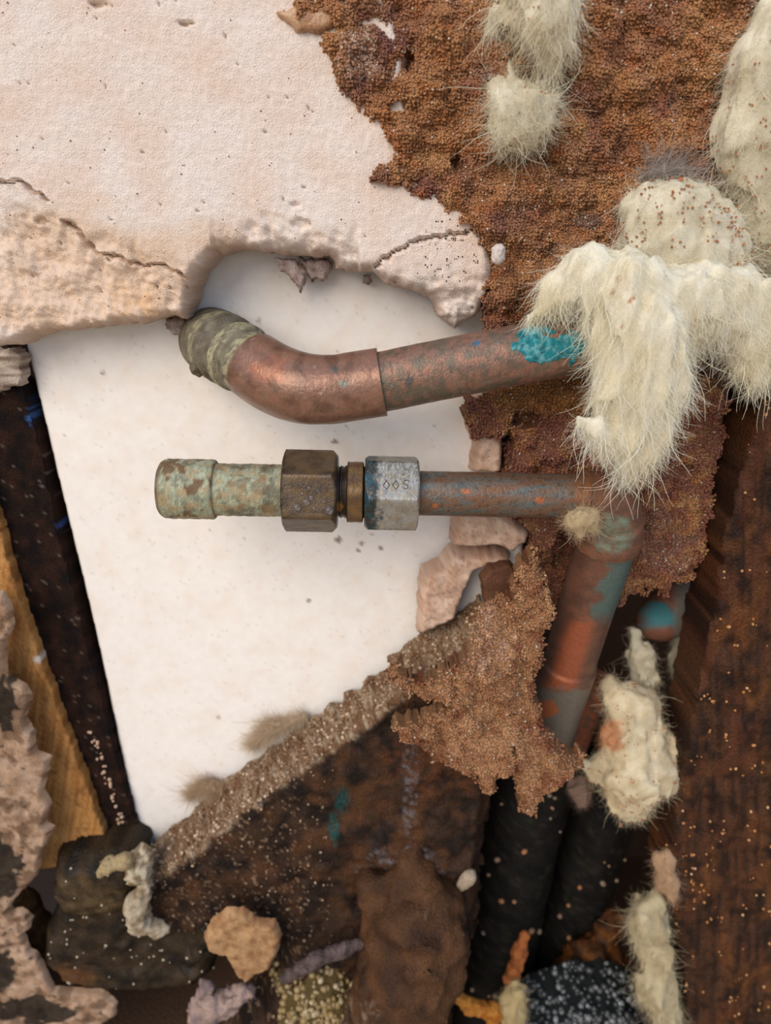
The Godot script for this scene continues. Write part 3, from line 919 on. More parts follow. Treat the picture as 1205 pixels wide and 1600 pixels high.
	# in tube() the angle runs from w = t x u (here towards -z ... ) so the corner angles are given as seen from the front
	var brown := func(p, s, a):
		var n1 := nf.get_noise_3d(p.x / 6.0, p.y / 3.0, p.z / 3.0)
		var col := c8(108, 90, 70).lerp(c8(76, 62, 48), clampf(0.5 + 1.4 * n1, 0.0, 1.0))
		col = col.lerp(c8(128, 98, 56), 0.55 * clampf(0.2 + 1.6 * nf.get_noise_3d(p.x / 9.0, p.y / 4.0 + 4.0, p.z / 5.0), 0.0, 1.0))
		return col.lerp(c8(36, 30, 26), 0.9 * clampf(sm(1.6, 0.2, s) + sm(16.4, 17.8, s), 0.0, 1.0) * clampf(0.8 + N(p.x, p.y, 2.0), 0.0, 1.0))
	d = nut.call(437.0, 523.0, 12.2, deg_to_rad(40.0), 3.0, 1.1, brown)
	var bn := part(d, "hex_nut", mat(0.34, 0.3, 0.12, 14.0, 0.03, false, 0.8), o, "brown stained hexagonal nut dotted with water")
	var grey := func(p, s, a):
		var n1 := nf.get_noise_3d(p.x / 5.0, p.y / 5.0, p.z / 5.0)
		var col := c8(176, 174, 168).lerp(c8(156, 150, 138), clampf(0.4 + 1.4 * n1, 0.0, 1.0))
		col = col.lerp(c8(190, 164, 112), 0.35 * sm(0.05, 0.4, nf.get_noise_3d(p.x / 3.0, p.y / 2.0 + 4.0, p.z / 2.0)) )
		col = col.lerp(c8(66, 70, 58), 0.6 * sm(0.3, 0.7, nf.get_noise_3d(p.x / 0.9, p.y / 0.9, p.z / 0.9) + 0.4 * sm(772.0, 730.0, Q(p).y)))
		var edge := sm(6.2, 2.4, s + 4.0 * N(p.x, p.y, 3.0, 7.0))
		col = col.lerp(c8(30, 34, 34), 0.9 * edge)
		return col.lerp(c8(34, 96, 112), 0.75 * edge * sm(0.05, 0.3, nf.get_noise_3d(p.x / 2.0, p.y / 3.0, p.z / 3.0 + 30.0)))
	d = nut.call(566.0, 651.0, 11.5, deg_to_rad(8.5), 1.2, 2.4, grey)
	var gn := part(d, "hex_nut", mat(0.4, 0.45, 0.10, 14.0, 0.03, false, 0.8), o, "grey plated hexagonal nut with stamped diamonds and teal corrosion")
	# coupling body between them
	d = tube(seg.call(520, 572, 0.3), 72, func(s, a):
		var r := 8.6 + 0.25 * sin(s * 4.2) * sm(4.2, 3.6, s)
		var h: float = minf(hexr.call(a, 10.0, deg_to_rad(18.0)), 10.9)
		if s > 3.9 and s < 9.2: r = h
		return r + 0.15 * nf.get_noise_2d(s / 1.5, a * 2.0), func(p, s, a):
		var col := c8(104, 80, 58).lerp(c8(128, 98, 58), clampf(0.4 + 1.5 * nf.get_noise_3d(p.x / 4.0, p.y / 4.0, p.z / 4.0), 0.0, 1.0))
		col = col.lerp(c8(40, 34, 34), 0.85 * clampf(sm(4.6, 3.6, s) + sm(9.0, 9.8, s), 0.0, 1.0))
		return col.lerp(c8(176, 122, 52), 0.8 * spot(Q(p), 531, 792, 6, 9)))
	part(d, "coupling_body", mat(0.4, 0.3, 0.12, 12.0, 0.03, false, 0.8), o)
	# right-hand pipe
	d = tube(seg.call(646, 925, 0.5), 64, func(s, a): return 7.5 + 0.1 * nf.get_noise_2d(s / 6.0, cos(a) * 2.0), func(p, s, a):
		var q := Q(p)
		var n1 := nf.get_noise_3d(p.x / 18.0, p.y / 3.5, p.z / 3.5)
		var col := c8(126, 104, 88).lerp(c8(106, 112, 108), clampf(0.5 + 1.9 * n1, 0.0, 1.0))
		col = col.lerp(c8(134, 92, 62), clampf(0.25 + 1.6 * nf.get_noise_3d(p.x / 12.0, p.y / 3.0 + 8.0, p.z / 4.0), 0.0, 0.9))
		col = col.lerp(c8(196, 112, 62), 0.9 * maxf(maxf(spot(q, 656, 754, 5, 4), spot(q, 727, 768, 8, 5)), maxf(spot(q, 844, 782, 9, 6), spot(q, 680, 790, 5, 3))))
		col = col.lerp(c8(170, 108, 60), 0.6 * sm(880.0, 925.0, q.x + 14.0 * N(p.x, p.y, 3.0)))
		return col.lerp(c8(70, 62, 54), clampf(1.7 * nf.get_noise_3d(p.x / 2.5, p.y / 1.6, p.z / 1.6 + 9.0) - 0.2, 0.0, 0.6)))
	part(d, "pipe", cu, o)
	# elbow and down pipe
	var dn := path([W(908, 775, 246), W(932, 779, 247), W(950, 794, 249), W(954, 820, 251), W(948, 850, 253)], 0.6)
	d = tube(dn, 56, func(s, a): return 8.8 + 1.9 * sm(0.0, 14.0, s) + 0.6 * sm(17.0, 19.0, s) + 0.4 * nf.get_noise_2d(s / 4.0, cos(a) * 2.0), func(p, s, a):
		var col := c8(140, 92, 64).lerp(c8(114, 80, 62), clampf(0.5 + 1.4 * N(p.x, p.y, 5.0), 0.0, 1.0))
		return col.lerp(c8(136, 158, 136), 0.85 * maxf(spot(Q(p), 960, 835, 34, 34), 0.0) * clampf(0.7 + N(p.x, p.y, 3.0), 0.0, 1.0)))
	part(d, "elbow", dull, o)
	var down := path([W(949, 845, 253), W(930, 905, 258), W(906, 980, 265), W(882, 1060, 272), W(866, 1110, 277), W(848, 1176, 284)], 0.7)
	var Ld := 0.0
	d = tube(down, 64, func(s, a): return 10.4 + 0.9 * sm(61.0, 62.5, s) + 0.12 * nf.get_noise_2d(s / 5.0, cos(a) * 2.0), func(p, s, a):
		var q := Q(p)
		var col := c8(128, 88, 70).lerp(c8(108, 76, 62), clampf(0.5 + 1.4 * N(p.x, p.y, 7.0), 0.0, 1.0))
		var side := (q.x - (949.0 - (q.y - 845.0) * 0.31)) / 40.0
		col = col.lerp(c8(88, 122, 118), 0.8 * sm(0.0, 0.5, side + 0.6 * N(p.x, p.y, 6.0)) * sm(985.0, 950.0, q.y))
		col = col.lerp(c8(176, 98, 66), 0.85 * sm(960.0, 980.0, q.y + 14.0 * N(p.x, p.y, 4.0)) * sm(1085.0, 1072.0, q.y) * sm(0.75, 0.3, absf(side)))
		col = col.lerp(c8(122, 118, 108), 0.9 * sm(1072.0, 1082.0, q.y + 16.0 * N(p.x, p.y, 4.0, 7.0)))
		return col.lerp(c8(190, 104, 58), 0.85 * spot(q, 856, 1108, 17, 18)))
	part(d, "down_pipe", cu, o, "sloping down pipe with a bright copper band")
	# water on the brown nut, stamps on the grey one: set on the face turned to the light
	var water := StandardMaterial3D.new()
	water.albedo_color = Color(1, 1, 1, 0.04)
	water.transparency = BaseMaterial3D.TRANSPARENCY_ALPHA
	water.refraction_enabled = true
	water.refraction_scale = 0.033
	water.roughness = 0.03
	for w in [[464, 792, 1.5], [479, 784, 1.4], [486, 777, 1.1], [514, 797, 1.7], [483, 762, 0.8], [497, 767, 0.75], [472, 771, 0.6], [505, 783, 0.6], [491, 795, 0.7], [470, 758, 0.5]]:
		var hit := on_axis(at.call(w[0]), dir, w[0], w[1], 12.2, deg_to_rad(10.0))
		part(blob([[hit[0] - hit[1] * 0.25 * w[2], hit[0] - hit[1] * 0.25 * w[2], w[2], w[2]]], w[2] * 0.22, 0.0, 1.0, 0.1, func(p): return Color.WHITE), "water_droplet", water, bn)
	var ink := mat(0.6, 0.2, 0.0, 20.0, 0.03, false, 1.0)
	for x in [604.0, 618.5]:
		var pts := PackedVector3Array()
		for k in [[0, -7], [5, 0], [0, 7], [-5, 0], [0, -7]]:
			var hit := on_axis(at.call(x + k[0]), dir, x + k[0], 758.0 + k[1], 11.5, deg_to_rad(38.5))
			pts.append(hit[0])
		part(tube(pts, 5, func(s, a): return 0.16, func(p, s, a): return c8(62, 58, 54)), "stamped_mark", ink, gn)
	var sp_ := PackedVector3Array()
	for k in [[6, -4], [3, -7], [-2, -6], [-4, -2], [0, 0], [4, 2], [3, 6], [-2, 7], [-5, 4]]:
		var hit := on_axis(at.call(634.0 + k[0]), dir, 634.0 + k[0], 757.0 + k[1], 11.5, deg_to_rad(38.5))
		sp_.append(hit[0])
	part(tube(sp_, 5, func(s, a): return 0.15, func(p, s, a): return c8(70, 66, 62)), "stamped_mark", ink, gn)
	# ---- pipes deeper in the cavity
	o = thing("copper_pipe", W(1030, 1015, 300), "short copper pipe end with turquoise crust deep in the black cavity", "pipe")
	d = tube(path([W(1024, 1000, 296), W(1030, 975, 298), W(1046, 955, 303), W(1080, 932, 310), W(1150, 905, 318)], 0.8), 48, func(s, a): return 10.2 * sqrt(clampf(1.0 - pow(maxf(0.0, 1.0 - s / 8.0), 2.0), 0.05, 1.0)) + 0.4 * nf.get_noise_2d(s / 5.0, cos(a) * 2.0), func(p, s, a):
		var col := c8(150, 92, 66).lerp(c8(118, 84, 68), clampf(0.5 + N(p.x, p.y, 5.0), 0.0, 1.0))
		col = col.lerp(c8(52, 138, 150), 0.9 * spot(Q(p), 1030, 962, 36, 24))
		return col.lerp(c8(150, 150, 140), 0.85 * sm(1046.0, 1064.0, Q(p).x)))
	part(d, "pipe", dull, o)
	o = thing("copper_pipe", W(885, 1190, 300), "thin reddish copper pipe glimpsed between the down pipe and the wool", "pipe")
	d = tube(path([W(938, 1060, 296), W(915, 1110, 298), W(885, 1190, 302), W(862, 1250, 306)], 1.0), 40, func(s, a): return 7.0, func(p, s, a): return c8(176, 98, 66).lerp(c8(110, 90, 76), clampf(0.4 + 1.6 * N(p.x, p.y, 5.0), 0.0, 1.0)))
	part(d, "pipe", dull, o)

# the point on a flat or round skin of radius r round an axis that lies under a pixel; returns [point, outward]
func on_axis(c: Vector3, dir: Vector3, px: float, py: float, ap: float, turn: float) -> Array:
	# the face's outward direction, turned up from the front by turn
	var n := Vector3(0, sin(turn), cos(turn))
	n = (n - dir * n.dot(dir)).normalized()
	var p0 := c + n * (ap + 0.02)
	var x := (px - 602.5) / F
	var y := (800.0 - py) / F
	var ray := Vector3(x, y * cp - sp, -(y * sp + cp)).normalized()
	var t := (p0 - EYE).dot(n) / ray.dot(n)
	return [EYE + ray * t, n]

# a thin crust over part of a pipe: cells of the pipe's skin where kf is positive, raised by their value
func sheet_on_pipe(run: PackedVector3Array, r: float, kf: Callable, cf: Callable) -> Dictionary:
	var sides := 150
	var v := PackedVector3Array()
	var c := PackedColorArray()
	var k := PackedFloat32Array()
	var dense := PackedVector3Array()
	for i in run.size() - 1:
		dense.append(run[i])
		dense.append(run[i].lerp(run[i + 1], 0.5))
	var t := (dense[dense.size() - 1] - dense[0]).normalized()
	var u := (Vector3.UP - t * t.y).normalized()
	var w := t.cross(u)
	if w.z < 0.0: w = -w
	for p in dense:
		for j in sides:
			var a := PI * (float(j) / (sides - 1) - 0.5)
			var n := u * sin(a) + w * cos(a)
			var s := p + n * r
			var kk: float = (kf as Callable).call(Q(s), s.x, s.y)
			k.append(kk)
			v.append(p + n * (r - 0.3 + clampf(kk * 1.6, 0.0, 0.75)))
			c.append((cf as Callable).call(Q(s), s.x, s.y))
	var used_ := {}
	var v2 := PackedVector3Array()
	var c2 := PackedColorArray()
	var ix := PackedInt32Array()
	for i in dense.size() - 1:
		for j in sides - 1:
			var q := [i * sides + j, i * sides + j + 1, (i + 1) * sides + j + 1, (i + 1) * sides + j]
			if k[q[0]] <= 0.0 and k[q[1]] <= 0.0 and k[q[2]] <= 0.0 and k[q[3]] <= 0.0: continue
			var id := []
			for f in q:
				if not used_.has(f):
					used_[f] = v2.size()
					v2.append(v[f])
					c2.append(c[f])
				id.append(used_[f])
			ix.append_array(PackedInt32Array([id[0], id[1], id[2], id[0], id[2], id[3]]))
	return {"v": v2, "n": normals(v2, ix), "c": c2, "i": ix}

# ---------------------------------------------------------------- glass wool
func tuft(label: String, base: Vector3, caps: Array, o: Dictionary, cf: Callable) -> Node3D:
	var t := thing(o.get("name", "glass_wool_tuft"), base, label, o.get("category", "insulation"), o.get("group", ""))
	var m := mat(0.95, 0.0, 0.35, 7.0, 0.03, false, 0.9)
	m.backlight_enabled = true
	m.backlight = Color(0.4, 0.38, 0.32)
	var d := blob(caps, o.get("cell", 1.2), o.get("amp", 1.4), o.get("scale", 6.0), o.get("blend", 5.0), cf, o.get("off", 0.0), o.get("tall", 1.6))
	part(d, "batting", m, t)
	var fm := StandardMaterial3D.new()
	fm.vertex_color_use_as_albedo = true
	fm.roughness = 0.6
	fm.backlight_enabled = true
	fm.backlight = Color(0.4, 0.38, 0.3)
	var comb: Vector3 = o.get("comb", Vector3(0, -0.6, 0.2))
	var lay: float = o.get("lay", 0.35)
	var aim := func(_p, n):
		var dd: Vector3 = n * rng.randf_range(0.05, 0.6) * lay * 2.0 + comb + Vector3(rng.randf() - 0.5, rng.randf() - 0.5, rng.randf() - 0.5) * 1.7
		dd -= n * minf(0.0, dd.dot(n)) * 0.9
		return [n * -0.4, dd]
	var tint := func(c):
		var k := rng.randf_range(0.9, 1.25)
		return Color(minf(0.95, c.r * k), minf(0.93, c.g * k), minf(0.86, c.b * k))
	var n: int = o.get("fibres", 1200)
	var L: float = o.get("len", 9.0)
	strew(d, "loose_fibres", t, fibre_a, fm, n * 2, L * 0.3, L, aim, tint)
	strew(d, "loose_fibres", t, fibre_b, fm, n, L * 0.3, L * 0.9, aim, tint)
	strew(d, "loose_fibres", t, fibre_a, fm, n / 12, L, L * 1.9, aim, tint)
	if o.has("dirt"):
		var gmat := mat(0.6, 0.0, 0.0, 20.0, 0.03, false, 1.0)
		strew(d, "frass_grains", t, unit_pellet(), gmat, o.dirt * 2, 0.14, 0.38, func(p, nn): return [nn * 0.5, Vector3.ZERO] if nf.get_noise_3d(p.x / 7.0, p.y / 5.0, p.z / 7.0 + 8.0) > 0.16 else null, func(_c): return c8(186, 120, 74).lerp(c8(140, 84, 50), rng.randf()))
	return t

var fibre_a: ArrayMesh
var fibre_b: ArrayMesh

func wool() -> void:
	fibre_a = unit_fibre(0.3, 0.07, 0.0065, 3)
	fibre_b = unit_fibre(-0.2, 0.15, 0.0075, 8)
	var cream := func(p):
		return c8(251, 244, 220).lerp(c8(242, 230, 196), clampf(0.35 + 1.2 * nf.get_noise_3d(p.x / 9.0, p.y / 9.0, p.z / 9.0), 0.0, 1.0))
	var specked := func(p):
		var col: Color = c8(240, 232, 206).lerp(c8(220, 208, 176), clampf(0.4 + 1.2 * nf.get_noise_3d(p.x / 8.0, p.y / 8.0, p.z / 8.0), 0.0, 1.0))
		return col
	tuft("large cream glass wool tuft draped over the upper copper pipe", W(985, 745, 236),
		chain([[832, 494, 240, 2.2], [868, 458, 238, 5.0], [920, 432, 235, 7.5], [985, 455, 231, 10.5], [1014, 520, 228, 11], [1020, 600, 228, 9.5], [1014, 655, 229, 7.5], [998, 700, 231, 5], [984, 738, 234, 2]])
		+ chain([[930, 440, 235, 7], [956, 520, 231, 6.0], [962, 610, 230, 6.4], [970, 675, 231, 5.2], [985, 712, 232, 3]])
		+ chain([[1000, 490, 232, 11], [1080, 470, 236, 11], [1150, 476, 240, 10], [1210, 500, 242, 10], [1245, 520, 244, 9]])
		+ chain([[1160, 510, 240, 8], [1178, 560, 240, 5.5], [1186, 590, 240, 2.5]])
		+ chain([[965, 690, 228, 4.0], [935, 674, 225, 3.0], [905, 655, 224, 1.4]]) + chain([[985, 715, 232, 3], [962, 745, 234, 1.2]]),
		{"cell": 1.0, "amp": 1.6, "scale": 6.5, "blend": 2.5, "fibres": 6500, "len": 9.0, "comb": Vector3(0.05, -1.1, 0.1), "lay": 0.22, "tall": 3.5}, func(p):
		var col: Color = cream.call(p)
		var q := Q(p)
		for k in [[965, 437, 6, 4], [985, 470, 5, 4], [992, 466, 3, 3], [972, 508, 5, 3], [958, 455, 5, 3]]:
			col = col.lerp(c8(190, 110, 60), 0.85 * spot(q, k[0], k[1], k[2], k[3]))
		return col)
	tuft("matted glass wool clump with rusty specks resting above the draped tuft", W(1060, 440, 248),
		chain([[1010, 325, 249, 7], [1055, 345, 245, 10.5], [1105, 375, 246, 9.5], [1125, 420, 246, 8]]) + chain([[1020, 380, 246, 10], [1080, 410, 243, 11]]),
		{"cell": 1.3, "fibres": 1700, "len": 7.0, "comb": Vector3(0.1, -0.4, 0.1), "lay": 0.2, "dirt": 420}, specked)
	tuft("pale wispy glass wool tuft hanging from the top edge over the frass", W(855, 90, 250),
		chain([[835, -30, 249, 8], [858, 30, 247, 7], [868, 70, 249, 3.5], [856, 110, 250, 1.0], [852, 140, 250, 0.8]]) + chain([[775, 20, 252, 2.0], [770, 50, 253, 1.2]]),
		{"cell": 1.1, "fibres": 1100, "len": 9.0, "comb": Vector3(-0.1, -1.0, 0.1), "lay": 0.2, "dirt": 30}, specked)
	tuft("small pale glass wool puff stuck in the middle of the frass", W(805, 210, 250),
		chain([[790, 165, 250, 5.0], [808, 185, 249, 6.5], [838, 175, 250, 5], [862, 160, 252, 1.5]]) + chain([[780, 140, 251, 3], [795, 105, 252, 1.4]]),
		{"cell": 1.1, "fibres": 1300, "len": 8.0, "comb": Vector3(-0.1, -0.2, 0.1), "lay": 0.2, "dirt": 20}, specked)
	tuft("long glass wool strip dusted with frass beside the right picture edge", W(1190, 400, 256),
		chain([[1215, 20, 250, 5], [1196, 110, 248, 8.5], [1168, 210, 250, 9], [1160, 250, 251, 7.5]]) + chain([[1205, 150, 250, 9], [1195, 260, 253, 10], [1195, 340, 256, 9], [1205, 400, 260, 7]]),
		{"cell": 1.4, "fibres": 1700, "len": 8.0, "comb": Vector3(-0.1, -0.8, 0.1), "lay": 0.2, "dirt": 260, "tall": 2.5}, specked)
	tuft("fluffy cream glass wool lump beside the lower end of the down pipe", W(985, 1275, 266),
		chain([[955, 1078, 274, 5], [988, 1108, 270, 9], [985, 1160, 268, 11], [990, 1200, 266, 13], [985, 1245, 268, 8], [995, 1268, 270, 3]]) + chain([[1025, 1150, 268, 6], [1065, 1168, 268, 2]]) + chain([[950, 1205, 268, 6], [905, 1192, 270, 2.5]]) + chain([[1000, 1200, 264, 11], [1045, 1205, 266, 8]]),
		{"cell": 1.3, "fibres": 2200, "len": 6.0, "comb": Vector3(0, -0.3, 0.1), "lay": 0.25, "amp": 1.7, "scale": 8.0, "dirt": 220}, func(p):
		var col: Color = c8(236, 222, 188).lerp(c8(212, 192, 154), clampf(0.4 + 1.4 * nf.get_noise_3d(p.x / 7.0, p.y / 7.0, p.z / 7.0), 0.0, 1.0))
		col = col.lerp(c8(206, 132, 84), 0.8 * spot(Q(p), 955, 1150, 24, 30))
		return col)
	tuft("grey-white wool scrap hanging in the black cavity below the turquoise pipe end", W(1010, 1095, 292),
		chain([[990, 985, 294, 2], [1003, 1025, 292, 4.5], [1008, 1060, 291, 4.2], [1016, 1090, 292, 2]]) , {"cell": 1.0, "fibres": 500, "len": 5.0}, specked)
	tuft("faint wool scrap touching the stud side of the black cavity", W(1062, 1090, 296),
		chain([[1062, 1000, 298, 4], [1068, 1040, 296, 4.5], [1055, 1075, 298, 2]]) , {"cell": 1.1, "fibres": 400, "len": 5.0}, func(p): return c8(168, 160, 140))
	tuft("long cream wool strand hanging down along the foot of the stud", W(1040, 1620, 262),
		chain([[1020, 1408, 254, 4], [1012, 1440, 253, 7.5], [1024, 1480, 253, 5], [1024, 1540, 252, 7], [1040, 1580, 252, 6], [1050, 1640, 252, 8]]), {"cell": 1.3, "amp": 2.0, "scale": 9.0, "tall": 2.0, "fibres": 2200, "len": 7.0, "lay": 0.2, "comb": Vector3(-0.1, -0.6, 0.15)}, func(p): return c8(206, 192, 156).lerp(c8(176, 158, 122), clampf(0.4 + 1.2 * N(p.x, p.y, 8.0), 0.0, 1.0)))
	tuft("small tan wool scrap above the long strand at the stud", W(1040, 1400, 260),
		chain([[1038, 1342, 257, 4], [1042, 1372, 256, 4], [1050, 1400, 255, 2.5]]), {"cell": 1.1, "fibres": 500, "len": 5.0}, func(p): return c8(186, 152, 120))
	tuft("little dirty wool wad stuck under the lower pipe elbow", W(910, 838, 240),
		chain([[884, 814, 238, 0.7], [903, 810, 236, 1.5], [922, 806, 237, 1.6], [930, 830, 238, 0.7]]) + chain([[903, 810, 236, 1.2], [906, 834, 238, 0.6]]), {"cell": 0.7, "amp": 0.7, "scale": 3.0, "fibres": 700, "len": 4.5, "comb": Vector3(0, -0.1, 0.1)}, func(p): return c8(206, 184, 146))
	tuft("small grey wool wisp below the wool lump, between the dark tubes", W(908, 1262, 284),
		chain([[897, 1218, 286, 2.4], [908, 1236, 285, 4.2], [913, 1254, 285, 2.4]]), {"cell": 1.0, "fibres": 350, "len": 4.0}, func(p): return c8(146, 122, 106))
	tuft("tan fuzzy wool wisp on the white panel above the rotten board, larger of two", W(430, 1180, 289),
		chain([[396, 1162, 281, 1.2], [425, 1138, 280, 1.7], [474, 1122, 280, 1.4]]), {"cell": 0.7, "amp": 1.2, "scale": 4.0, "fibres": 1100, "len": 9.0, "comb": Vector3(-0.7, -0.4, 0.1), "off": 3.0}, func(p): return c8(196, 172, 142))
	tuft("tan fuzzy wool wisp low on the white panel near the batten, smaller of two", W(330, 1260, 289),
		chain([[298, 1244, 281, 1.2], [326, 1228, 280, 1.6], [346, 1232, 280, 1.3]]), {"cell": 0.7, "amp": 1.2, "scale": 4.0, "fibres": 900, "len": 8.0, "comb": Vector3(-0.7, -0.3, 0.1), "off": 7.0}, func(p): return c8(184, 156, 124))
	tuft("smoky grey lint patch on the frass above the specked wool clump", W(1030, 310, 252),
		chain([[1000, 278, 251, 0.9], [1035, 268, 250, 1.1], [1085, 292, 250, 0.9]]), {"name": "lint_patch", "category": "lint", "cell": 0.8, "fibres": 260, "len": 12.0, "amp": 0.9, "scale": 4.0, "comb": Vector3(0.4, 0.2, 0.0), "lay": 0.1}, func(p): return c8(168, 156, 148))

# ---------------------------------------------------------------- bottom debris
func bottom() -> void:
	var wet := mat(0.62, 0.0, 0.9, 24.0, 0.035, false, 0.6)
	var dry := mat(0.85, 0.0, 0.6, 18.0, 0.04, false, 0.75)
	var gm := mat(0.55, 0.0, 0.0, 20.0, 0.03, false, 1.0)
	var pel := unit_pellet()
	# the rotten board with its pale broken top edge
	var o := thing("rotten_board", W(560, 1660, 275), "black rotten board with a pale crumbled slanting top edge below the white panel", "board")
	var hf := func(x, y, s, q):
		var h := 2.4 * N(x, y, 26.0, 3.0) + 1.5 * N(x, y, 8.0, 5.0) + 0.6 * N(x, y, 2.6)
		h -= 3.0 * spot(q, 690, 1030, 60, 40)
		h += 3.0 * spot(q, 660, 1330, 90, 60)
		h += sm(10.0, 2.0, s) * (3.0 * N(x, y, 7.0, 15.0) + 2.2 * N(x, y, 2.8, 16.0))
		return h
	var cf := func(x, y, s, q):
		var col := c8(78, 56, 42).lerp(c8(42, 31, 25), clampf(0.5 + 1.5 * N(x, y, 13.0, 2.0), 0.0, 1.0))
		col = col.lerp(c8(104, 68, 42), clampf(1.6 * N(x, y, 17.0, 41.0) + 0.6 * spot(q, 580, 1320, 130, 90) - 0.05, 0.0, 0.85))
		col = col.lerp(c8(122, 74, 46), 0.7 * spot(q, 690, 1190, 100, 60) * clampf(0.6 + 1.6 * N(x, y, 5.0), 0.0, 1.0))
		col = col.lerp(c8(40, 100, 96), 0.8 * maxf(spot(q, 535, 1250, 16, 26), spot(q, 522, 1295, 10, 30)) * clampf(0.7 + 2.0 * N(x, y, 4.0), 0.0, 1.0))
		col = col.lerp(c8(132, 126, 128), 0.75 * clampf(spot(q, 625, 1350, 70, 40) + spot(q, 640, 1230, 14, 110), 0.0, 1.0) * clampf(2.6 * N(x, y, 3.4, 9.0) + 0.15, 0.0, 1.0))
		if N(x, y, 2.6, 50.0) > 0.40 and q.x < 480.0: col = col.lerp(c8(168, 134, 102), 0.75)
		# pale broken edge towards the panel
		var k: float = s + 2.5 * N(x, y, 4.0, 7.0)
		var up := sm(14.0, 0.0, q.y - (1345.0 - (q.x - 205.0) * 0.755) - 66.0)
		col = col.lerp(c8(136, 100, 70).lerp(c8(204, 182, 154), clampf(0.3 + 1.2 * nf.get_noise_3d(x / 7.0, y / 7.0, cz / 7.0) + 1.2 * nf.get_noise_3d(x / 1.6, y / 1.6, cz / 1.2), 0.0, 1.0)), sm(11.5, 7.5, k) * up)
		return col
	var d := sheet([[203, 1348], [240, 1318], [300, 1276], [368, 1214], [440, 1163], [520, 1108], [560, 1082], [600, 1046], [640, 1008], [662, 985], [720, 965], [752, 930], [770, 1000], [776, 1180], [768, 1250], [756, 1320], [752, 1400], [735, 1480], [680, 1660], [430, 1690], [330, 1600], [420, 1520], [440, 1440], [360, 1420], [300, 1440], [250, 1450], [220, 1410]],
		264.0, {"cell": 0.9, "trace": 277.0, "thick": 17.0, "ew": 8.0, "ed": 15.0, "pw": 1.0, "warp": 1.5, "ws": 9.0}, hf, cf)
	part(d, "board", wet, o)
	var board := o
	var put := func(p, n):
		var q := Q(p)
		if q.x > 520.0 or N(p.x, p.y, 7.0, 5.0) < -0.05: return null
		return [n * 0.1, Vector3.ZERO]
	strew(d, "mould_grains", o, pel, gm, 560, 0.25, 0.7, put, func(_c): return c8(92, 72, 56).lerp(c8(180, 154, 126), pow(rng.randf(), 3.0)))
	# crumbs along the broken edge
	var put3 := func(p, n):
		var q := Q(p)
		if absf(q.y - (1345.0 - (q.x - 205.0) * 0.755) - 24.0) > 34.0: return null
		return [n * 0.3, Vector3.ZERO]
	strew(d, "edge_crumbs", o, pel, gm, 2000, 0.18, 0.8, put3, func(_c): return c8(118, 88, 62).lerp(c8(210, 186, 158), pow(rng.randf(), 3.5)))
	# pale lip at the lower left corner of the board
	o = thing("plaster_curl", W(225, 1460, 262), "pale curled plaster sliver at the lower corner of the rotten board", "plaster scrap")
	part(blob(chain([[226, 1385, 258, 3], [214, 1415, 256, 5], [216, 1440, 256, 4.5], [244, 1452, 256, 3], [262, 1450, 257, 1.5]]), 0.9, 0.8, 4.0, 3.0, func(p): return c8(206, 190, 162).lerp(c8(150, 128, 100), clampf(0.4 + 1.5 * N(p.x, p.y, 5.0), 0.0, 1.0))), "sliver", dry, o)
	o = thing("plaster_crumb", W(215, 1370, 264), "crumbly cream lump where the batten meets the rotten board", "plaster scrap")
	d = blob(chain([[222, 1335, 262, 4.5], [216, 1360, 260, 5], [226, 1372, 260, 3]]), 0.9, 1.2, 4.0, 3.0, func(p): return c8(214, 202, 174).lerp(c8(150, 124, 92), clampf(0.4 + 1.8 * N(p.x, p.y, 3.0), 0.0, 1.0)))
	part(d, "crumb", dry, o)
	# wet dark chunk
	o = thing("rotten_wood_block", W(200, 1565, 270), "wet blackish rotten wood block at the foot of the tan strip", "wood block")
	var hfb := func(x, y, s, q): return 2.0 * N(x, y, 22.0, 60.0) + 0.9 * N(x, y, 6.0) + 3.5 * spot(q, 150, 1390, 130, 40) - 3.0 * spot(q, 260, 1480, 80, 50)
	d = sheet([[78, 1352], [130, 1342], [190, 1336], [215, 1350], [214, 1410], [222, 1450], [262, 1452], [330, 1440], [345, 1470], [330, 1530], [300, 1556], [210, 1562], [140, 1556], [92, 1545], [58, 1515], [62, 1470], [82, 1430]],
		262.0, {"cell": 1.0, "thick": 24.0, "ew": 8.0, "ed": 8.0, "warp": 0.9, "ws": 8.0}, hfb, func(x, y, s, q):
		var col := c8(66, 52, 36).lerp(c8(36, 29, 22), clampf(0.5 + 1.5 * N(x, y, 12.0, 3.0), 0.0, 1.0))
		col = col.lerp(c8(104, 84, 54), 0.8 * spot(q, 150, 1395, 90, 36) * clampf(0.5 + N(x, y, 8.0), 0.0, 1.0))
		return col.lerp(c8(112, 76, 44), 0.7 * spot(q, 110, 1525, 50, 20)))
	part(d, "block", mat(0.5, 0.0, 0.5, 26.0, 0.03, false, 0.7), o)
	strew(d, "mould_grains", o, pel, gm, 70, 0.25, 0.65, func(p, n): return [n * 0.1, Vector3.ZERO] if N(p.x, p.y, 9.0, 15.0) > 0.1 else null, func(_c): return c8(190, 176, 150))
	o = thing("plaster_curl", W(180, 1385, 258), "cream plaster curl lying on top of the wet wood block", "plaster scrap")
	part(blob(chain([[155, 1368, 256, 1.5], [170, 1352, 255, 3.2], [195, 1345, 256, 3.0], [202, 1352, 258, 2]]), 0.8, 0.7, 3.0, 2.0, func(p): return c8(188, 166, 124)), "sliver", dry, o)
	# peeling layer at the left edge
	o = thing("peeling_plaster", W(40, 1660, 268), "curled peeling pink plaster skin with black mould hanging beside the tan strip", "plaster scrap")
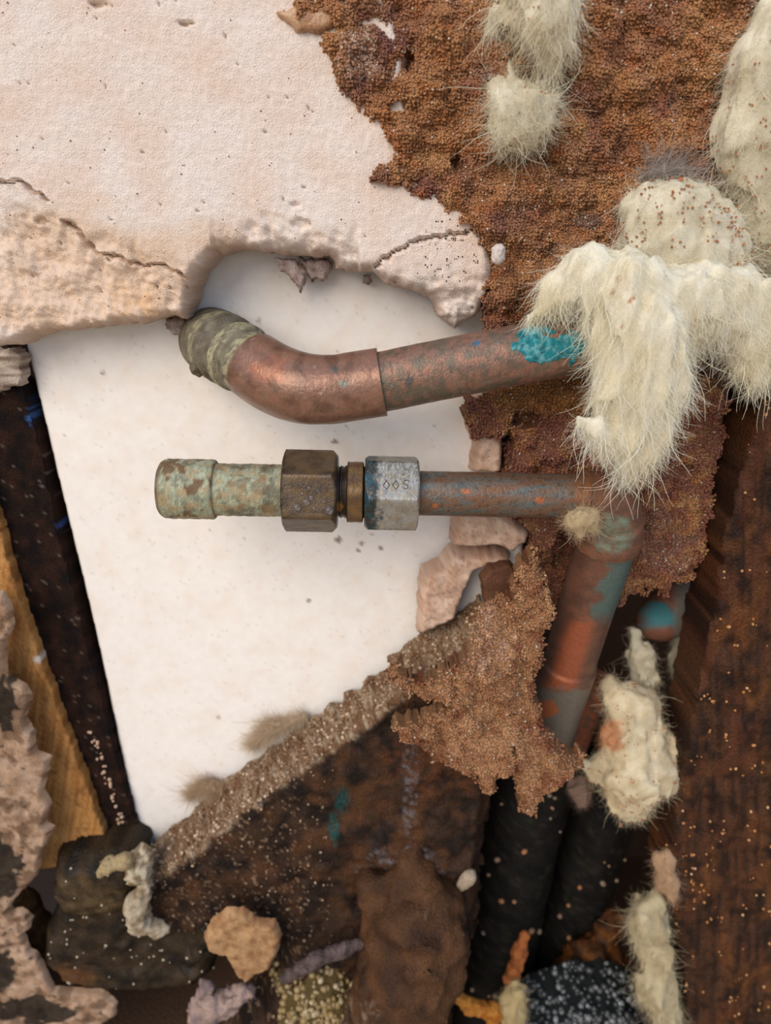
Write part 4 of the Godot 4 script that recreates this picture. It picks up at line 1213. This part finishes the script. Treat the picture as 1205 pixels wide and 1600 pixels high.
	d = sheet([[-60, 925], [0, 930], [14, 950], [18, 985], [4, 1004], [6, 1060], [40, 1078], [46, 1100], [36, 1125], [50, 1150], [52, 1178], [76, 1188], [72, 1215], [64, 1240], [78, 1262], [68, 1290], [80, 1300], [62, 1345], [55, 1375], [20, 1410], [10, 1430], [30, 1428], [48, 1440], [44, 1458], [34, 1465], [44, 1490], [58, 1500], [82, 1550], [160, 1556], [180, 1575], [178, 1595], [140, 1620], [60, 1690], [-60, 1690]],
		262.0, {"cell": 0.8, "thick": 3.5, "ew": 1.4, "ed": 3.0, "pw": 1.2, "warp": 0.4, "ws": 6.0}, func(x, y, s, q): return 2.6 * N(x, y, 22.0, 8.0) + 1.2 * N(x, y, 6.0) + 0.4 * N(x, y, 2.0), func(x, y, s, q):
		var col := c8(208, 176, 148).lerp(c8(178, 142, 112), clampf(0.4 + 1.3 * N(x, y, 8.0, 4.0), 0.0, 1.0))
		col = col.lerp(c8(120, 92, 70), 0.75 * sm(0.05, 0.3, N(x, y, 11.0, 21.0) + 0.35 * spot(q, 20, 1110, 40, 40)))
		var mold := maxf(maxf(spot(q, 4, 1355, 34, 50), spot(q, 2, 1100, 26, 50)), maxf(spot(q, 50, 1580, 70, 26), spot(q, 0, 1520, 34, 30)))
		return col.lerp(c8(38, 34, 28), 0.92 * sm(0.25, 0.55, mold + 0.8 * N(x, y, 5.0, 33.0))))
	part(d, "skin", dry, o)
	o = thing("wood_offcut", W(50, 1500, 290), "dark amber wood offcut behind the peeling plaster", "wood offcut")
	part(blob(chain([[35, 1410, 284, 8], [55, 1450, 284, 8], [50, 1500, 284, 7]]), 1.2, 0.8, 8.0, 3.0, func(p): return c8(126, 90, 48).lerp(c8(84, 58, 32), clampf(0.5 + 1.2 * N(p.x, p.y, 6.0), 0.0, 1.0))), "offcut", wet, o)
	# pale scraps in the middle
	o = thing("plaster_flake", W(390, 1545, 262), "broad tan plaster flake lying on the rotten board", "plaster scrap")
	part(sheet([[330, 1445], [352, 1430], [378, 1428], [400, 1444], [430, 1448], [440, 1470], [432, 1500], [420, 1522], [398, 1530], [382, 1545], [362, 1520], [350, 1500], [322, 1490], [316, 1470]], 250.0, {"cell": 0.8, "thick": 4.0, "ew": 2.0, "ed": 3.4, "pw": 1.2, "warp": 0.5, "ws": 3.5}, func(x, y, s, q): return 1.2 * N(x, y, 9.0) + 0.5 * N(x, y, 3.0), func(x, y, s, q): return c8(206, 164, 118).lerp(c8(166, 120, 82), clampf(0.35 + 1.4 * N(x, y, 6.0, 2.0), 0.0, 1.0))), "flake", dry, o)
	o = thing("plaster_shard", W(330, 1610, 264), "mauve grey plaster shard near the bottom edge under the tan flake", "plaster scrap")
	part(blob(chain([[310, 1590, 254, 4.5], [345, 1570, 252, 5.5], [385, 1550, 252, 4]]) + chain([[310, 1580, 254, 4], [322, 1540, 254, 3.5]]), 1.0, 1.4, 5.0, 3.0, func(p): return c8(186, 160, 146).lerp(c8(140, 120, 118), clampf(0.4 + 1.6 * N(p.x, p.y, 6.0), 0.0, 1.0))), "shard", dry, o)
	o = thing("wood_splinter", W(500, 1540, 256), "long mauve grey splinter lying slanted at the bottom of the board", "splinter")
	part(blob(chain([[446, 1528, 250, 2.6], [490, 1502, 249, 3.4], [540, 1482, 250, 3.0], [575, 1472, 252, 1.6]]), 0.9, 0.6, 5.0, 2.0, func(p): return c8(122, 104, 100).lerp(c8(86, 72, 68), clampf(0.4 + 1.5 * N(p.x, p.y, 6.0), 0.0, 1.0))), "splinter", wet, o)
	# brown hump right of centre
	part(blob(chain([[640, 1345, 260, 5], [648, 1395, 256, 12], [655, 1450, 251, 19], [640, 1520, 249, 21], [612, 1580, 248, 19], [575, 1640, 250, 15]]) + chain([[585, 1380, 260, 6], [600, 1440, 256, 10]]) + chain([[675, 1430, 256, 14], [690, 1500, 254, 12]]), 1.8, 2.6, 16.0, 6.0, func(p):
		var q := Q(p)
		var col := c8(112, 76, 48).lerp(c8(76, 52, 36), clampf(0.5 + 1.4 * N(p.x, p.y, 16.0, 5.0), 0.0, 1.0))
		return col.lerp(c8(176, 150, 124), 0.6 * maxf(spot(q, 540, 1590, 70, 40), spot(q, 660, 1430, 14, 14)) * clampf(0.3 + 2.0 * N(p.x, p.y, 4.0), 0.0, 1.0))), "bulge", wet, board, "smooth brown swollen bulge")
	o = thing("pale_pebble", W(728, 1385, 270), "single pale oval pebble on the edge of the black tubes", "pebble")
	part(blob([[W(722, 1382, 262), W(732, 1370, 262), 2.6, 3.6]], 0.8, 0.4, 3.0, 1.0, func(p): return c8(198, 178, 152)), "pebble", dry, o)
	# gravelly rubble: crumbs, nobody could count them
	for k in [["yellowish green crumbs and grit gathered left of the brown lump", [[420, 1560], [470, 1530], [530, 1525], [590, 1560], [600, 1690], [400, 1690]], 256.0, 900, [150, 128, 84], [196, 180, 150], [100, 84, 50]], ["blue grey grit heap along the bottom edge between the tubes and wool", [[800, 1590], [850, 1570], [900, 1556], [960, 1552], [1010, 1570], [1030, 1690], [780, 1690]], 262.0, 1300, [52, 55, 57], [140, 146, 148], [28, 30, 32]]]:
		o = thing("grit", W((k[1][0][0] + k[1][3][0]) / 2.0, 1680, k[2]), k[0], "grit", "", "stuff")
		d = sheet(k[1], k[2], {"cell": 1.0, "thick": 18.0, "ew": 12.0, "ed": 17.0, "pw": 1.0, "warp": 1.0, "ws": 6.0}, func(x, y, s, q): return 2.5 * N(x, y, 9.0), func(x, y, s, q): return c8(k[6][0], k[6][1], k[6][2]))
		part(d, "bed", dry, o)
		strew(d, "grains", o, pel, mat(0.35, 0.0, 0.0, 20.0, 0.03, false, 1.0), k[3], 0.7, 1.9, func(p, n): return [n * 0.3, Vector3.ZERO], func(_c): return c8(k[4][0], k[4][1], k[4][2]).lerp(c8(k[5][0], k[5][1], k[5][2]), pow(rng.randf(), 3.0)).lerp(c8(k[6][0], k[6][1], k[6][2]), rng.randf() * 0.6))
	# black tubes
	var rub := mat(0.7, 0.0, 0.5, 30.0, 0.03, false, 0.6)
	var tubes := [[[[842, 1170, 302], [808, 1340, 304], [765, 1560, 306], [745, 1690, 308]], 19.0, "broad black dusty tube running down beside the rotten board"], [[[965, 1190, 312], [925, 1330, 314], [868, 1520, 316], [840, 1690, 318]], 16.0, "narrower black tube running down under the wool lump"]]
	for k in tubes:
		var pts := []
		for p in k[0]: pts.append(W(p[0], p[1], p[2]))
		o = thing("black_tube", pts[3], k[2], "tube", "black tubes in the cavity")
		d = tube(path(pts, 2.0), 40, func(s, a): return k[1] + 0.8 * nf.get_noise_2d(s / 30.0, cos(a)), func(p, s, a): return c8(32, 29, 26).lerp(c8(18, 17, 16), clampf(0.5 + 1.3 * N(p.x, p.y, 14.0), 0.0, 1.0)).lerp(c8(66, 60, 52), clampf(1.6 * N(p.x, p.y, 5.0, 5.0) - 0.3, 0.0, 0.5)))
		part(d, "tube", rub, o)
		var top := PackedInt32Array()
		for i in d.v.size(): if d.n[i].z > 0.5: top.append(i)
		d["top"] = top
		strew(d, "pellets", o, pel, gm, 22, 0.6, 1.5, func(p, n): return [n * 0.5, Vector3.ZERO] if N(p.x, p.y, 20.0, 3.0) > -0.05 and Q(p).y < 1560.0 else null, func(_c): return c8(150, 100, 60).lerp(c8(120, 110, 100), rng.randf()))
	# rusty and orange bits at the bottom
	o = thing("rusty_lump", W(925, 1560, 285), "orange brown rusty lump behind the grit heap", "rusty lump")
	part(blob(chain([[880, 1540, 285, 9], [920, 1500, 288, 10], [965, 1520, 288, 8]]) + chain([[930, 1500, 290, 8], [960, 1440, 296, 6]]), 1.5, 2.4, 8.0, 4.0, func(p): return c8(124, 74, 32).lerp(c8(62, 42, 28), clampf(0.45 + 1.5 * N(p.x, p.y, 8.0), 0.0, 1.0))), "lump", wet, o)
	o = thing("wood_splinter", W(800, 1545, 270), "short orange splinter standing upright in front of the black tubes", "splinter")
	part(blob(chain([[820, 1462, 272, 2.2], [812, 1490, 270, 3.6], [800, 1530, 268, 3.4], [796, 1545, 268, 2.2]]), 0.9, 0.7, 5.0, 2.0, func(p): return c8(172, 104, 58).lerp(c8(120, 68, 38), clampf(0.4 + 1.5 * N(p.x, p.y, 5.0), 0.0, 1.0))), "splinter", dry, o)
	o = thing("wood_knot", W(760, 1620, 262), "forked bright orange wood bit on the bottom edge", "wood bit")
	part(blob(chain([[716, 1558, 262, 3.0], [735, 1572, 261, 3.6], [775, 1580, 261, 3.6]]) + chain([[772, 1580, 261, 3.6], [772, 1620, 261, 4.0]]), 0.9, 0.8, 4.0, 2.0, func(p): return c8(206, 140, 62).lerp(c8(170, 104, 40), clampf(0.4 + 1.5 * N(p.x, p.y, 5.0), 0.0, 1.0))), "bit", dry, o)
	tuft("beige wool wad beside the forked orange wood bit", W(805, 1600, 264), chain([[808, 1550, 262, 4.5], [800, 1575, 261, 5.5], [795, 1592, 261, 3.5]]), {"cell": 1.1, "fibres": 500, "len": 5.0}, func(p): return c8(186, 166, 122))
